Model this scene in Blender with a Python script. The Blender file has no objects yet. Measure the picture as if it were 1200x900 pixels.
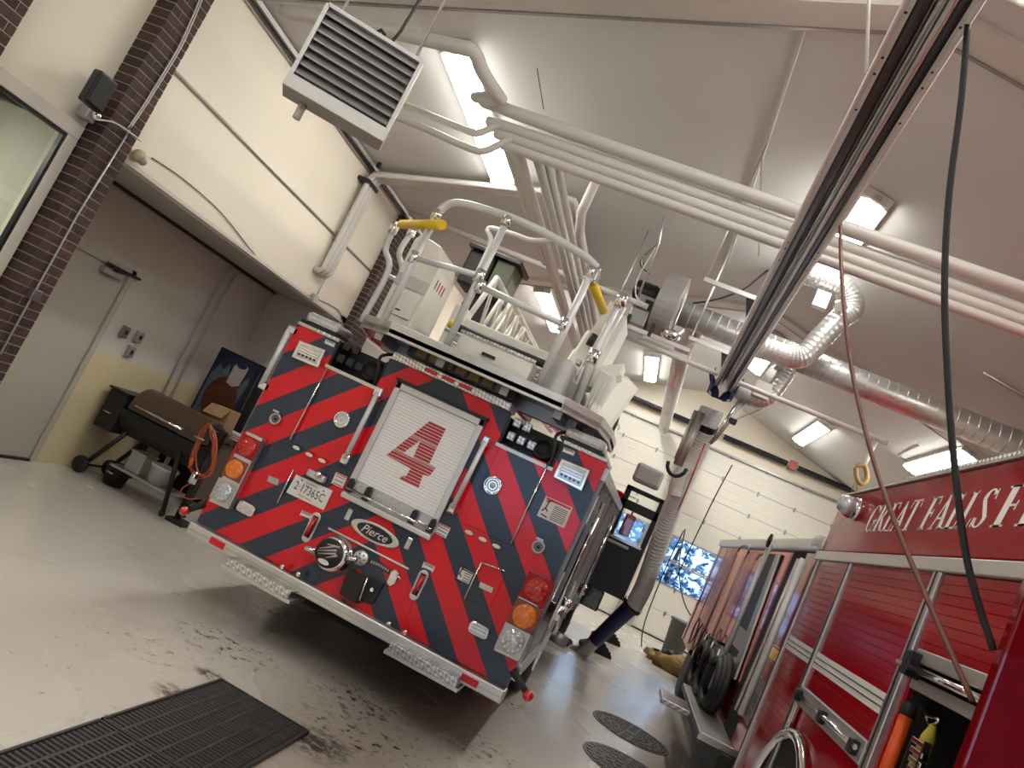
import bpy, bmesh, math, random
from mathutils import Vector, Matrix
random.seed(7)
# ------------------------------------------------------------------ camera
C = Vector((0, 0, 1.75)); F = 890.0
YAW, PITCH, ROLL = math.radians(-13.18), math.radians(6.706), math.radians(25.218)
fw = Vector((math.sin(YAW)*math.cos(PITCH), math.cos(YAW)*math.cos(PITCH), math.sin(PITCH)))
r0 = fw.cross(Vector((0, 0, 1))).normalized(); u0 = r0.cross(fw)
RT = math.cos(ROLL)*r0 + math.sin(ROLL)*u0
UP = -math.sin(ROLL)*r0 + math.cos(ROLL)*u0
scn = bpy.context.scene
cd = bpy.data.cameras.new('camera'); co = bpy.data.objects.new('camera', cd); scn.collection.objects.link(co)
cd.sensor_width = 36; cd.lens = F/1200*36; cd.clip_end = 300; cd.clip_start = 0.05
M = Matrix.Identity(4)
for i in range(3):
    M[i][0] = RT[i]; M[i][1] = UP[i]; M[i][2] = -fw[i]; M[i][3] = C[i]
co.matrix_world = M
scn.camera = co
# ------------------------------------------------------------------ world, exposure
w = bpy.data.worlds.new('sky'); scn.world = w; w.use_nodes = True
wn = w.node_tree; bg = wn.nodes['Background']
bg.inputs[0].default_value = (0.42, 0.66, 1.0, 1); bg.inputs[1].default_value = 2.0
vs = scn.view_settings; vs.view_transform = 'Standard'; vs.look = 'None'; vs.gamma = 1; vs.use_curve_mapping = False
vs.exposure = 0.42
scn.cycles.caustics_reflective = False
LAMP = 27.0          # strength of the fluorescent diffusers

def at(x, y, X=None, Y=None, Z=None):
    """the point where the photograph's pixel meets a plane of the room"""
    d = fw + RT*((x-600)/F) - UP*((y-450)/F)
    for k, v in enumerate((X, Y, Z)):
        if v is not None: return C + d*((v-C[k])/d[k])

# ------------------------------------------------------------------ materials
def mat(name, col, rough=0.5, metal=0.0, var=0.0, scale=8.0, bump=0.0, bscale=None, emit=0.0, coat=0.0, alpha=1.0, trans=0.0, ior=1.45, spec=None, stretch=None, rvar=0.0):
    m = bpy.data.materials.new(name); m.use_nodes = True; nt = m.node_tree; b = nt.nodes['Principled BSDF']
    b.inputs['Base Color'].default_value = (*col, 1); b.inputs['Roughness'].default_value = rough; b.inputs['Metallic'].default_value = metal
    b.inputs['Coat Weight'].default_value = coat; b.inputs['Coat Roughness'].default_value = 0.05
    b.inputs['IOR'].default_value = ior
    if spec is not None: b.inputs['Specular IOR Level'].default_value = spec
    if trans: b.inputs['Transmission Weight'].default_value = trans
    if emit:
        b.inputs['Emission Color'].default_value = (*col, 1); b.inputs['Emission Strength'].default_value = emit
    if var or bump or rvar:
        tc = nt.nodes.new('ShaderNodeTexCoord'); mp = nt.nodes.new('ShaderNodeMapping'); nt.links.new(tc.outputs['Object'], mp.inputs[0])
        if stretch: mp.inputs['Scale'].default_value = stretch
        no = nt.nodes.new('ShaderNodeTexNoise'); no.inputs['Scale'].default_value = scale; no.inputs['Detail'].default_value = 6
        nt.links.new(mp.outputs[0], no.inputs['Vector'])
        if var:
            mx = nt.nodes.new('ShaderNodeMix'); mx.data_type = 'RGBA'
            mx.inputs[6].default_value = (*[c*(1-var) for c in col], 1); mx.inputs[7].default_value = (*[min(1, c*(1+var*0.6)) for c in col], 1)
            nt.links.new(no.outputs[0], mx.inputs[0]); nt.links.new(mx.outputs[2], b.inputs['Base Color'])
        if rvar:
            mr = nt.nodes.new('ShaderNodeMapRange'); mr.inputs[3].default_value = max(0, rough-rvar); mr.inputs[4].default_value = rough+rvar
            nt.links.new(no.outputs[0], mr.inputs[0]); nt.links.new(mr.outputs[0], b.inputs['Roughness'])
        if bump:
            n2 = nt.nodes.new('ShaderNodeTexNoise'); n2.inputs['Scale'].default_value = bscale or scale*6; n2.inputs['Detail'].default_value = 4
            nt.links.new(mp.outputs[0], n2.inputs['Vector'])
            bp = nt.nodes.new('ShaderNodeBump'); bp.inputs['Strength'].default_value = bump; bp.inputs['Distance'].default_value = 0.01
            nt.links.new(n2.outputs[0], bp.inputs['Height']); nt.links.new(bp.outputs[0], b.inputs['Normal'])
    return m
m_cream = mat('cream_paint', (0.76, 0.70, 0.58), 0.6, var=0.05, scale=1.2, bump=0.04, bscale=90)
m_ceil = mat('ceiling_paint', (0.60, 0.60, 0.575), 0.7, var=0.04, scale=0.8, bump=0.04, bscale=60)
m_fold = mat('rib_paint', (0.58, 0.55, 0.50), 0.7, var=0.05)
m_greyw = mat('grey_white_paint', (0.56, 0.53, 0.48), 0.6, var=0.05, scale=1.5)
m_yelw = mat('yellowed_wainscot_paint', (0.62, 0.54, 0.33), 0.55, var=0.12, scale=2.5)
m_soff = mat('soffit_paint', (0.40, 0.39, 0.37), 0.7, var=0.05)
m_door = mat('beige_door_paint', (0.44, 0.41, 0.35), 0.45, var=0.05)
m_brick = [mat('brick_%d' % i, c, 0.75, var=0.35, scale=30, bump=0.5, bscale=160) for i, c in enumerate([(0.060, 0.030, 0.024), (0.080, 0.040, 0.030), (0.048, 0.026, 0.022), (0.068, 0.036, 0.030)])]
m_mortar = mat('mortar', (0.40, 0.36, 0.32), 0.9, var=0.2, scale=40, bump=0.4)
m_frame = mat('painted_window_frame', (0.60, 0.57, 0.50), 0.45, var=0.04)
m_glass = mat('clear_glass', (0.92, 0.97, 1.0), 0.02, trans=1.0, ior=1.45)
m_dglass = mat('dark_tinted_glass', (0.012, 0.016, 0.022), 0.04, spec=0.8, coat=0.5)
m_alu = mat('brushed_aluminium', (0.64, 0.63, 0.61), 0.34, 0.85, var=0.1, scale=14, rvar=0.1)
m_alud = mat('dull_aluminium', (0.50, 0.49, 0.47), 0.45, 0.8, var=0.15, scale=10)
m_chrome = mat('chrome', (0.80, 0.80, 0.80), 0.09, 1.0, rvar=0.05, scale=20)
m_galv = mat('galvanised_duct', (0.60, 0.60, 0.58), 0.36, 0.75, var=0.15, scale=9, rvar=0.12)
m_galvd = mat('dark_galvanised', (0.34, 0.34, 0.34), 0.4, 0.9, var=0.2, scale=9)
m_black = mat('black_plastic', (0.012, 0.012, 0.013), 0.35, var=0.2)
m_matte = mat('matte_black_metal', (0.016, 0.015, 0.013), 0.55, var=0.25, scale=14, bump=0.1)
m_rubber = mat('black_rubber', (0.014, 0.014, 0.015), 0.6, bump=0.2, var=0.2)
m_pipe = mat('white_painted_pipe', (0.58, 0.555, 0.51), 0.42, var=0.07, scale=5, bump=0.04)
m_white = mat('off_white_enamel', (0.78, 0.76, 0.68), 0.35, var=0.08, scale=8)
m_rail = mat('pale_grey_rail_tube', (0.62, 0.62, 0.61), 0.38, 0.15, var=0.08, scale=20, bump=0.06)
m_yel = mat('yellow_pad', (0.80, 0.55, 0.02), 0.5, var=0.08)
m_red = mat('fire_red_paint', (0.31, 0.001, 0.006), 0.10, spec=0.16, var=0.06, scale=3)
m_red.node_tree.nodes['Principled BSDF'].inputs['Specular Tint'].default_value = (1, .55, .52, 1)
m_redd = mat('deep_red_paint', (0.34, 0.03, 0.035), 0.07, 0.55)
m_redd.node_tree.nodes['Principled BSDF'].inputs['Specular Tint'].default_value = (1, .55, .52, 1)
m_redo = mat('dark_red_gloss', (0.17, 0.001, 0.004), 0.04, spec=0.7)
m_reds = mat('red_shutter_paint', (0.31, 0.001, 0.006), 0.14, spec=0.16)
m_reds.node_tree.nodes['Principled BSDF'].inputs['Specular Tint'].default_value = (1, .55, .52, 1)
m_redl = mat('red_lens', (0.55, 0.01, 0.008), 0.12, coat=1.0, emit=0.02, var=0.5, scale=60)
m_redt = mat('red_reflective_tape', (0.62, 0.01, 0.02), 0.3)
m_redb = mat('red_print', (0.42, 0.02, 0.03), 0.4)
m_amb = mat('amber_lens', (0.85, 0.20, 0.01), 0.12, coat=1.0, emit=0.04, var=0.5, scale=60)
m_clr = mat('clear_lens', (0.62, 0.64, 0.66), 0.12, 0.35, coat=1.0, var=0.5, scale=45)
m_paper = mat('white_sticker', (0.72, 0.70, 0.67), 0.45)
m_ink = mat('black_print', (0.02, 0.02, 0.025), 0.5)
m_letter = mat('white_vinyl_lettering', (0.95, 0.93, 0.90), 0.35)
m_slat = mat('silver_shutter_slat', (0.86, 0.86, 0.85), 0.40, 0.15, var=0.03)
m_blue = mat('dark_blue_paint', (0.012, 0.022, 0.12), 0.35, coat=0.4)
m_hose = mat('grey_flexible_hose', (0.78, 0.77, 0.74), 0.5, var=0.1, scale=20)
m_bhose = mat('dark_blue_rubber', (0.012, 0.016, 0.11), 0.5, var=0.2)
m_brown = mat('brown_enamel_lid', (0.085, 0.055, 0.032), 0.35, var=0.15, coat=0.2)
m_card = mat('cardboard', (0.42, 0.25, 0.13), 0.8, var=0.1)
m_orange = mat('orange_cord', (0.55, 0.12, 0.05), 0.5)
m_orangep = mat('orange_plastic', (0.75, 0.10, 0.02), 0.4)
m_rope = mat('brown_rubber_hose', (0.14, 0.055, 0.040), 0.45)
m_tan = mat('tan_turnout_fabric', (0.36, 0.25, 0.10), 0.85, var=0.35, scale=14, bump=0.3)
m_iron = mat('cast_iron', (0.11, 0.105, 0.10), 0.5, 0.6, var=0.35, scale=20, bump=0.3)
m_grate = mat('grate_steel', (0.13, 0.13, 0.13), 0.45, 0.7, var=0.3, scale=30, bump=0.2)
m_olive = mat('olive_cabinet', (0.075, 0.082, 0.045), 0.5, var=0.1)
m_binp = mat('grey_bin_plastic', (0.075, 0.070, 0.065), 0.5, var=0.1)
m_yband = mat('yellow_strap', (0.60, 0.50, 0.05), 0.6)
m_dark = mat('dark_recess', (0.01, 0.01, 0.012), 0.8)  # near-black; also colours the painted shadow strip on the red cab
m_navy = mat('poster_navy', (0.015, 0.018, 0.05), 0.4, var=0.6, scale=9)
m_ice = mat('poster_ice', (0.10, 0.13, 0.17), 0.4, var=0.9, scale=26)
m_amberd = mat('poster_amber', (0.10, 0.022, 0.008), 0.35, var=0.8, scale=12)
m_plabel = mat('poster_label_pale', (0.42, 0.36, 0.34), 0.5, var=0.1)
m_diff = mat('lamp_diffuser', (1.0, 0.985, 0.93), 0.5, emit=LAMP)
m_tube = mat('lamp_tube', (1.0, 0.90, 0.72), 0.5, emit=LAMP*1.6)
m_snow = mat('snow_ground', (0.70, 0.76, 0.85), 0.9, var=0.15, scale=1.0)
m_tree = mat('frosted_foliage', (0.30, 0.45, 0.60), 0.9, var=0.8, scale=9, bump=0.6, bscale=12)
m_trunk = mat('dark_bark', (0.05, 0.04, 0.035), 0.9, var=0.3)
m_asph = mat('wet_asphalt', (0.16, 0.18, 0.22), 0.3, var=0.3, scale=2)
m_tamp = mat('tan_leather', (0.30, 0.19, 0.07), 0.7, var=0.3)

def plate_mat():                        # tread plate: raised lozenges as fine relief
    m = mat('tread_plate', (0.62, 0.61, 0.60), 0.28, 1.0); nt = m.node_tree; b = nt.nodes['Principled BSDF']
    tc = nt.nodes.new('ShaderNodeTexCoord'); br = nt.nodes.new('ShaderNodeTexChecker'); br.inputs['Scale'].default_value = 44
    mp = nt.nodes.new('ShaderNodeMapping'); mp.inputs['Rotation'].default_value = (0, 0.785, 0.785)
    nt.links.new(tc.outputs['Object'], mp.inputs[0]); nt.links.new(mp.outputs[0], br.inputs[0])
    mx = nt.nodes.new('ShaderNodeMix'); mx.data_type = 'RGBA'; mx.inputs[6].default_value = (.42, .42, .42, 1); mx.inputs[7].default_value = (.80, .79, .78, 1)
    nt.links.new(br.outputs['Fac'], mx.inputs[0]); nt.links.new(mx.outputs[2], b.inputs['Base Color'])
    bp = nt.nodes.new('ShaderNodeBump'); bp.inputs['Strength'].default_value = 0.9; bp.inputs['Distance'].default_value = 0.004
    nt.links.new(br.outputs['Fac'], bp.inputs['Height']); nt.links.new(bp.outputs[0], b.inputs['Normal'])
    return m
m_plate = plate_mat()
m_bright = mat('bright_aluminium_strip', (0.72, 0.71, 0.69), 0.35, 0.35)
m_lip = mat('grey_rubber_lip', (0.035, 0.036, 0.040), 0.28, spec=0.8)

def chevron_mat():                      # 45 degree red / slate stripes meeting at the centre line
    m = bpy.data.materials.new('chevron_stripes'); m.use_nodes = True; nt = m.node_tree; b = nt.nodes['Principled BSDF']
    N = nt.nodes.new; L = nt.links.new
    g = N('ShaderNodeNewGeometry'); s = N('ShaderNodeSeparateXYZ'); L(g.outputs['Position'], s.inputs[0])
    def mth(op, a, bb=None):
        n = N('ShaderNodeMath'); n.operation = op
        for i, v in enumerate((a, bb)):
            if v is None: continue
            if isinstance(v, (int, float)): n.inputs[i].default_value = v
            else: L(v, n.inputs[i])
        return n.outputs[0]
    ph = mth('ADD', s.outputs['Z'], mth('ABSOLUTE', mth('SUBTRACT', s.outputs['X'], -1.605)))
    fr = mth('FRACT', mth('DIVIDE', mth('SUBTRACT', ph, 1.428), 0.430))
    red = mth('LESS_THAN', fr, 0.5)
    mx = N('ShaderNodeMix'); mx.data_type = 'RGBA'; L(red, mx.inputs[0])
    mx.inputs[6].default_value = (0.024, 0.036, 0.060, 1); mx.inputs[7].default_value = (0.68, 0.002, 0.014, 1)
    L(mx.outputs[2], b.inputs['Base Color']); b.inputs['Roughness'].default_value = 0.22; b.inputs['Specular IOR Level'].default_value = 0.45; b.inputs['Coat Weight'].default_value = 0.15; b.inputs['Coat Roughness'].default_value = 0.05
    return m
m_chev = chevron_mat()

def floor_mat():
    m = bpy.data.materials.new('epoxy_floor'); m.use_nodes = True; nt = m.node_tree; b = nt.nodes['Principled BSDF']
    N = nt.nodes.new; L = nt.links.new
    tc = N('ShaderNodeTexCoord')
    def noise(sc, det=6, stretch=(1, 1, 1), rough=0.55):
        mp = N('ShaderNodeMapping'); mp.inputs['Scale'].default_value = stretch; L(tc.outputs['Object'], mp.inputs[0])
        n = N('ShaderNodeTexNoise'); n.inputs['Scale'].default_value = sc; n.inputs['Detail'].default_value = det; n.inputs['Roughness'].default_value = rough
        L(mp.outputs[0], n.inputs['Vector']); return n.outputs[0]
    def ramp(v, a, bb):
        r = N('ShaderNodeMapRange'); r.inputs[1].default_value = a; r.inputs[2].default_value = bb; r.interpolation_type = 'SMOOTHSTEP'; L(v, r.inputs[0]); return r.outputs[0]
    def mix(f, a, bb):
        n = N('ShaderNodeMix'); n.data_type = 'RGBA'; L(f, n.inputs[0])
        for i, v in ((6, a), (7, bb)):
            if isinstance(v, tuple): n.inputs[i].default_value = (*v, 1)
            else: L(v, n.inputs[i])
        return n.outputs[2]
    def mul(a, bb):
        n = N('ShaderNodeMath'); n.operation = 'MULTIPLY'
        for i, v in ((0, a), (1, bb)):
            if isinstance(v, (int, float)): n.inputs[i].default_value = v
            else: L(v, n.inputs[i])
        return n.outputs[0]
    base = mix(noise(0.8), (0.57, 0.53, 0.465), (0.67, 0.63, 0.56))
    scuff = mul(ramp(noise(9, 8, (1, 1.6, 1), 0.7), 0.60, 0.74), ramp(noise(1.1), 0.35, 0.75))
    c = mix(mul(scuff, 0.30), base, (0.20, 0.175, 0.145))
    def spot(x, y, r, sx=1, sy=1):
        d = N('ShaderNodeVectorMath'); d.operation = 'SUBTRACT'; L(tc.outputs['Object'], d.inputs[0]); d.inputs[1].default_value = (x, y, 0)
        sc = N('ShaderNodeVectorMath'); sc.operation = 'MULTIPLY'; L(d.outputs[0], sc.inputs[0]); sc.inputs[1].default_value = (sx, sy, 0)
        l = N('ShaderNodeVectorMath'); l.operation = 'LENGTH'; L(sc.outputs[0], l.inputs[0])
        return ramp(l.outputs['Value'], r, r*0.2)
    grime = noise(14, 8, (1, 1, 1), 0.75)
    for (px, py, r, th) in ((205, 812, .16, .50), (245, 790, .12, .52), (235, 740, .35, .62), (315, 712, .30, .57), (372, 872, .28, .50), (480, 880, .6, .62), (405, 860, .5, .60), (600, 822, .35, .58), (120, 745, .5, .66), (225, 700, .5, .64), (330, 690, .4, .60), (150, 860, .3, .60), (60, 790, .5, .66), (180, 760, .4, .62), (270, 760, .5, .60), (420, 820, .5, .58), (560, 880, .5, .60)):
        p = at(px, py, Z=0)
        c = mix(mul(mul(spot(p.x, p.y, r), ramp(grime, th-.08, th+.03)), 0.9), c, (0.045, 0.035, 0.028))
    L(c, b.inputs['Base Color'])
    rr = N('ShaderNodeMapRange'); rr.inputs[3].default_value = 0.20; rr.inputs[4].default_value = 0.34; L(noise(0.9, 2), rr.inputs[0]); L(rr.outputs[0], b.inputs['Roughness'])
    bp = N('ShaderNodeBump'); bp.inputs['Strength'].default_value = 0.05; bp.inputs['Distance'].default_value = 0.006
    pass
    b.inputs['Coat Weight'].default_value = 0.25; b.inputs['Coat Roughness'].default_value = 0.12
    return m
m_floor = floor_mat()

# ------------------------------------------------------------------ mesh building
def frame(d):
    d = Vector(d).normalized(); a = Vector((0, 0, 1)) if abs(d.z) < 0.9 else Vector((1, 0, 0))
    s = d.cross(a).normalized(); return s, s.cross(d).normalized()
class MB:
    def __init__(s): s.v = []; s.f = []; s.sm = []
    def add(s, vs_, fs, smooth=False):
        o = len(s.v); s.v += [Vector(p) for p in vs_]; s.f += [tuple(i+o for i in f) for f in fs]; s.sm += [smooth]*len(fs); return s
    def box(s, x0, x1, y0, y1, z0, z1):
        return s.add([(x, y, z) for x in (x0, x1) for y in (y0, y1) for z in (z0, z1)],
                     [(0, 1, 3, 2), (4, 6, 7, 5), (0, 4, 5, 1), (2, 3, 7, 6), (0, 2, 6, 4), (1, 5, 7, 3)])
    def obb(s, c, a, b, d):              # half-axis vectors
        c, a, b, d = map(Vector, (c, a, b, d))
        return s.add([c+i*a+j*b+k*d for i in (-1, 1) for j in (-1, 1) for k in (-1, 1)],
                     [(0, 1, 3, 2), (4, 6, 7, 5), (0, 4, 5, 1), (2, 3, 7, 6), (0, 2, 6, 4), (1, 5, 7, 3)])
    def prism(s, pts, off):
        n = len(pts); off = Vector(off); p = [Vector(q) for q in pts]
        return s.add(p+[q+off for q in p], [tuple(range(n-1, -1, -1)), tuple(range(n, 2*n))]+[(i, (i+1) % n, n+(i+1) % n, n+i) for i in range(n)])
    def tube(s, pts, r, n=10, smooth=True):
        p = [Vector(q) for q in pts]; rs = r if isinstance(r, (list, tuple)) else [r]*len(p)
        d0 = (p[1]-p[0]); a, b = frame(d0); vs_ = []; 
        for i, q in enumerate(p):
            d = (p[min(i+1, len(p)-1)]-p[max(i-1, 0)]).normalized()
            a = (a-d*a.dot(d)).normalized(); b = d.cross(a)
            for k in range(n):
                t = 2*math.pi*k/n; vs_.append(q+(a*math.cos(t)+b*math.sin(t))*rs[i])
        m = len(p); fs = [(i*n+k, i*n+(k+1) % n, (i+1)*n+(k+1) % n, (i+1)*n+k) for i in range(m-1) for k in range(n)]
        s.add(vs_, fs, smooth)
        o = len(s.v)-len(vs_); s.f += [tuple(o+k for k in range(n-1, -1, -1)), tuple(o+(m-1)*n+k for k in range(n))]; s.sm += [False, False]
        return s
    def lathe(s, c, ax, prof, n=20, smooth=True):
        c = Vector(c); ax = Vector(ax).normalized(); a, b = frame(ax); vs_ = []
        for r, h in prof:
            for k in range(n):
                t = 2*math.pi*k/n; vs_.append(c+ax*h+(a*math.cos(t)+b*math.sin(t))*max(r, 1e-4))
        m = len(prof)
        s.add(vs_, [(i*n+k, i*n+(k+1) % n, (i+1)*n+(k+1) % n, (i+1)*n+k) for i in range(m-1) for k in range(n)], smooth)
        o = len(s.v)-len(vs_); s.f += [tuple(o+k for k in range(n)), tuple(o+(m-1)*n+k for k in range(n))]; s.sm += [False, False]
        return s
    def disc(s, c, ax, r, h, n=20, bev=0.15): return s.lathe(c, ax, [(r, 0), (r, h*(1-bev)), (r*(1-bev), h)], n, False)
    def ball(s, c, r, n=12, sc=(1, 1, 1)):
        c = Vector(c); vs_ = []; m = n//2+1
        for i in range(m):
            ph = math.pi*i/(m-1)
            for k in range(n):
                t = 2*math.pi*k/n; vs_.append(c+Vector((math.cos(t)*max(math.sin(ph), 1e-3)*sc[0], math.sin(t)*max(math.sin(ph), 1e-3)*sc[1], math.cos(ph)*sc[2]))*r)
        return s.add(vs_, [(i*n+k, i*n+(k+1) % n, (i+1)*n+(k+1) % n, (i+1)*n+k) for i in range(m-1) for k in range(n)], True)
    def slab(s, pts, n, t):              # polygon on a plane, extruded along n
        return s.prism(pts, Vector(n)*t)
    def build(s, name, mt, parent=None, bevel=0.0, kind=None, label=None, cat=None, group=None, org=None):
        if parent is not None:
            o0 = Vector(parent['_o'])
        elif org is not None: o0 = Vector(org)
        else:
            xs = [p.x for p in s.v]; ys = [p.y for p in s.v]; zs = [p.z for p in s.v]
            o0 = Vector(((min(xs)+max(xs))/2, (min(ys)+max(ys))/2, min(zs)))
        me = bpy.data.meshes.new(name); me.from_pydata([p-o0 for p in s.v], [], s.f)
        me.polygons.foreach_set('use_smooth', s.sm); me.materials.append(mt)
        bm = bmesh.new(); bm.from_mesh(me); bmesh.ops.recalc_face_normals(bm, faces=bm.faces); bm.to_mesh(me); bm.free()
        me.update()
        ob = bpy.data.objects.new(name, me); scn.collection.objects.link(ob); ob['_o'] = tuple(o0)
        if parent is not None: ob.parent = parent
        else: ob.location = o0
        if bevel:
            md = ob.modifiers.new('b', 'BEVEL'); md.width = bevel; md.segments = 2; md.limit_method = 'ANGLE'; md.angle_limit = 0.9
        tag(ob, label, cat, group, kind)
        return ob
def tag(o, label=None, cat=None, group=None, kind=None):
    if label: o['label'] = label
    if cat: o['category'] = cat
    if group: o['group'] = group
    if kind: o['kind'] = kind
    return o
def root(name, loc, label=None, cat=None, group=None, kind=None):
    o = bpy.data.objects.new(name, None); scn.collection.objects.link(o); o.location = loc; o['_o'] = tuple(loc); o.empty_display_size = .1
    return tag(o, label, cat, group, kind)
def inst(src, parent, loc, name=None, rot=None, mt=None):   # a further copy sharing the mesh of src
    o = src.copy(); scn.collection.objects.link(o); o.parent = parent
    o.location = Vector(loc)-(Vector(parent['_o']) if parent is not None else Vector((0, 0, 0)))
    o['_o'] = tuple(Vector(loc))
    if rot: o.rotation_euler = rot
    if mt:
        o.material_slots[0].link = 'OBJECT'; o.material_slots[0].material = mt
    return o
def box(name, b, mt, parent=None, **k): return MB().box(*b).build(name, mt, parent, **k)
def smooth_path(pts, n=6):               # Catmull-Rom
    p = [Vector(q) for q in pts]; out = []
    for i in range(len(p)-1):
        a = p[max(i-1, 0)]; b = p[i]; c = p[i+1]; d = p[min(i+2, len(p)-1)]
        for k in range(n):
            t = k/n; out.append(0.5*((2*b)+(-a+c)*t+(2*a-5*b+4*c-d)*t*t+(-a+3*b-3*c+d)*t**3))
    out.append(p[-1]); return out
def text_polys(body, size=1.0, shear=0.0, space=1.0):
    c = bpy.data.curves.new('t', 'FONT'); c.body = body; c.size = size; c.shear = shear; c.space_character = space; c.resolution_u = 2
    o = bpy.data.objects.new('t', c); me = bpy.data.meshes.new_from_object(o)
    vs_ = [v.co.copy() for v in me.vertices]; fs = [tuple(p.vertices) for p in me.polygons]
    bpy.data.objects.remove(o); bpy.data.curves.remove(c); bpy.data.meshes.remove(me)
    return vs_, fs
def text(body, org, u, v, width, height=None, shear=0.0, name='lettering', mt=None, parent=None, space=1.0):
    """flat print: body fitted to width (and height) with its lower-left corner at org"""
    vs_, fs = text_polys(body, 1.0, shear, space)
    x0 = min(p.x for p in vs_); x1 = max(p.x for p in vs_); y0 = min(p.y for p in vs_); y1 = max(p.y for p in vs_)
    k = width/(x1-x0); kh = k if height is None else height/(y1-y0); u = Vector(u).normalized(); v = Vector(v).normalized()
    b = MB(); b.add([Vector(org)+u*((p.x-x0)*k)+v*((p.y-y0)*kh) for p in vs_], fs)
    return b.build(name, mt or m_ink, parent)

# ================================================================== THE ROOM
XA, ZA, XE, ZE = 0.425, 5.645, -4.45, 4.34           # ridge and left eave
SL = (ZA-ZE)/(XA-XE)
def ceil_z(x): return ZA-SL*abs(x-XA)
XR = 2*XA-XE
Y0, Y1 = -4.0, 17.8
def ceil_at(x, y):
    t = at(x, y, Z=2.75)-C; k = 1.0
    while (C+t*k).z < ceil_z((C+t*k).x) and k < 8: k += .01
    return C+t*(k-.01)
box('floor', (-5.7, 5.6, Y0, Y1+.4, -.12, 0), m_floor, kind='structure', org=(0, 0, 0))
cb = MB()
cb.prism([(XE-.3, Y0, ZE-.3*SL), (XA, Y0, ZA), (XA, Y0, ZA+.12), (XE-.3, Y0, ZE+.12)], (0, Y1-Y0+.1, 0))
cb.prism([(XA, Y0, ZA), (XR+.3, Y0, ZE-.3*SL), (XR+.3, Y0, ZE+.12), (XA, Y0, ZA+.12)], (0, Y1-Y0+.1, 0))
cb.build('ceiling', m_ceil, kind='structure')
for i, yr in enumerate((-1.7, 4.72, 11.15)):          # boxed-in roof beams
    r_ = MB()
    for s_ in (-1, 1):
        xe = XA+s_*(XA-XE)
        r_.prism([(xe, yr-.13, ZE-.045), (XA, yr-.13, ZA-.045), (XA, yr-.13, ZA+.02), (xe, yr-.13, ZE+.02)], (0, .26, 0))
    t_ = r_.build('trim_%d' % (i+1), m_fold, kind='structure')
    for s_ in (-1, 1):
        e_ = MB()
        e_.prism([(XA+s_*(XA-XE), yr+.12, ZE-.055), (XA, yr+.12, ZA-.055), (XA, yr+.12, ZA-.04), (XA+s_*(XA-XE), yr+.12, ZE-.04)], (0, .03, 0))
        e_.build('edge_bead', m_galvd, t_)
# left side: upper wall over a recess
box('wall_left', (-4.62, -4.44, 4.5, Y1, 2.670, ZE+.1), m_cream, kind='structure')
box('trim_4', (-4.46, -4.425, 4.56, 8.85, 2.66, 2.69), m_pipe, kind='structure')
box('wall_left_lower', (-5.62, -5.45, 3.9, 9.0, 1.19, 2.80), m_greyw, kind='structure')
box('wall_left_wainscot', (-5.62, -5.442, 6.46, 9.0, 0, 1.19), m_yelw, kind='structure')
box('baseboard_left', (-5.45, -5.425, 6.46, 8.8, 0, .07), m_yelw, kind='structure')
box('wall_left_end', (-5.45, -4.44, 8.8, 9.0, 0, 2.75), m_greyw, kind='structure')
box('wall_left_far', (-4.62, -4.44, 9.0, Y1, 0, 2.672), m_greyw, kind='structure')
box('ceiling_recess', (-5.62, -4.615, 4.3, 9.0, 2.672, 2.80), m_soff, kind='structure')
box('trim_5', (-5.45, -5.41, 4.6, 8.8, 2.64, 2.672), m_black, kind='structure')
# window wall nearest the camera, with an office behind the glass
wb = MB()
wb.box(-4.70, -4.53, -4, 4.50, 2.70, ZE+.05); wb.box(-4.70, -4.54, 4.25, 4.50, 0, 2.7); wb.box(-4.70, -4.53, -4, 4.27, 0, .85); wb.box(-4.70, -4.53, -4, 2.55, .85, 2.70); wb.box(-4.70, -4.53, 4.24, 4.3, .85, 2.70)
wb.build('wall_left_near', m_cream, kind='structure')
wr = root('window_1', (-4.53, 3.4, .85), 'pale painted office window beside the brick pillar', kind='structure')
fb = MB()
for a in ((-4.56, -4.49, 2.55, 4.24, 2.60, 2.70), (-4.56, -4.49, 2.55, 4.24, .85, .95), (-4.56, -4.49, 4.15, 4.24, .95, 2.60), (-4.56, -4.49, 2.55, 2.64, .95, 2.60)): fb.box(*a)
fb.build('window_frame', m_frame, wr, bevel=.006)
gb = MB()
for a in ((-4.54, -4.50, 2.64, 4.15, 2.575, 2.60), (-4.54, -4.50, 4.125, 4.15, .95, 2.575)): gb.box(*a)
gb.build('glazing_bead', m_black, wr)
box('pane', (-4.535, -4.529, 2.64, 4.15, .95, 2.60), m_glass, wr)
ob = MB(); ob.box(-7.6, -7.5, 1.0, 5.0, 0, 2.8); ob.box(-7.5, -4.72, 4.3, 4.4, 0, 2.8); ob.box(-7.5, -4.72, 1.0, 1.1, 0, 2.8); ob.box(-7.5, -4.72, 1, 4.4, 2.75, 2.85); ob.box(-7.5, -4.72, 1, 4.4, 0, .02)
ob.build('wall_office', mat('office_wall', (0.55, 0.56, 0.48), .6), kind='structure')
def area(name, loc, size, power, col, rot=(0, 0, 0)):
    l = bpy.data.lights.new(name, 'AREA'); l.shape = 'RECTANGLE'; l.size, l.size_y = size; l.energy = power; l.color = col
    o = bpy.data.objects.new(name, l); o.location = loc; o.rotation_euler = rot; scn.collection.objects.link(o); return o
area('office_lamp_light', (-6, 2.9, 2.7), (.6, 1.2), 55, (1, .93, .8))
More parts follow.
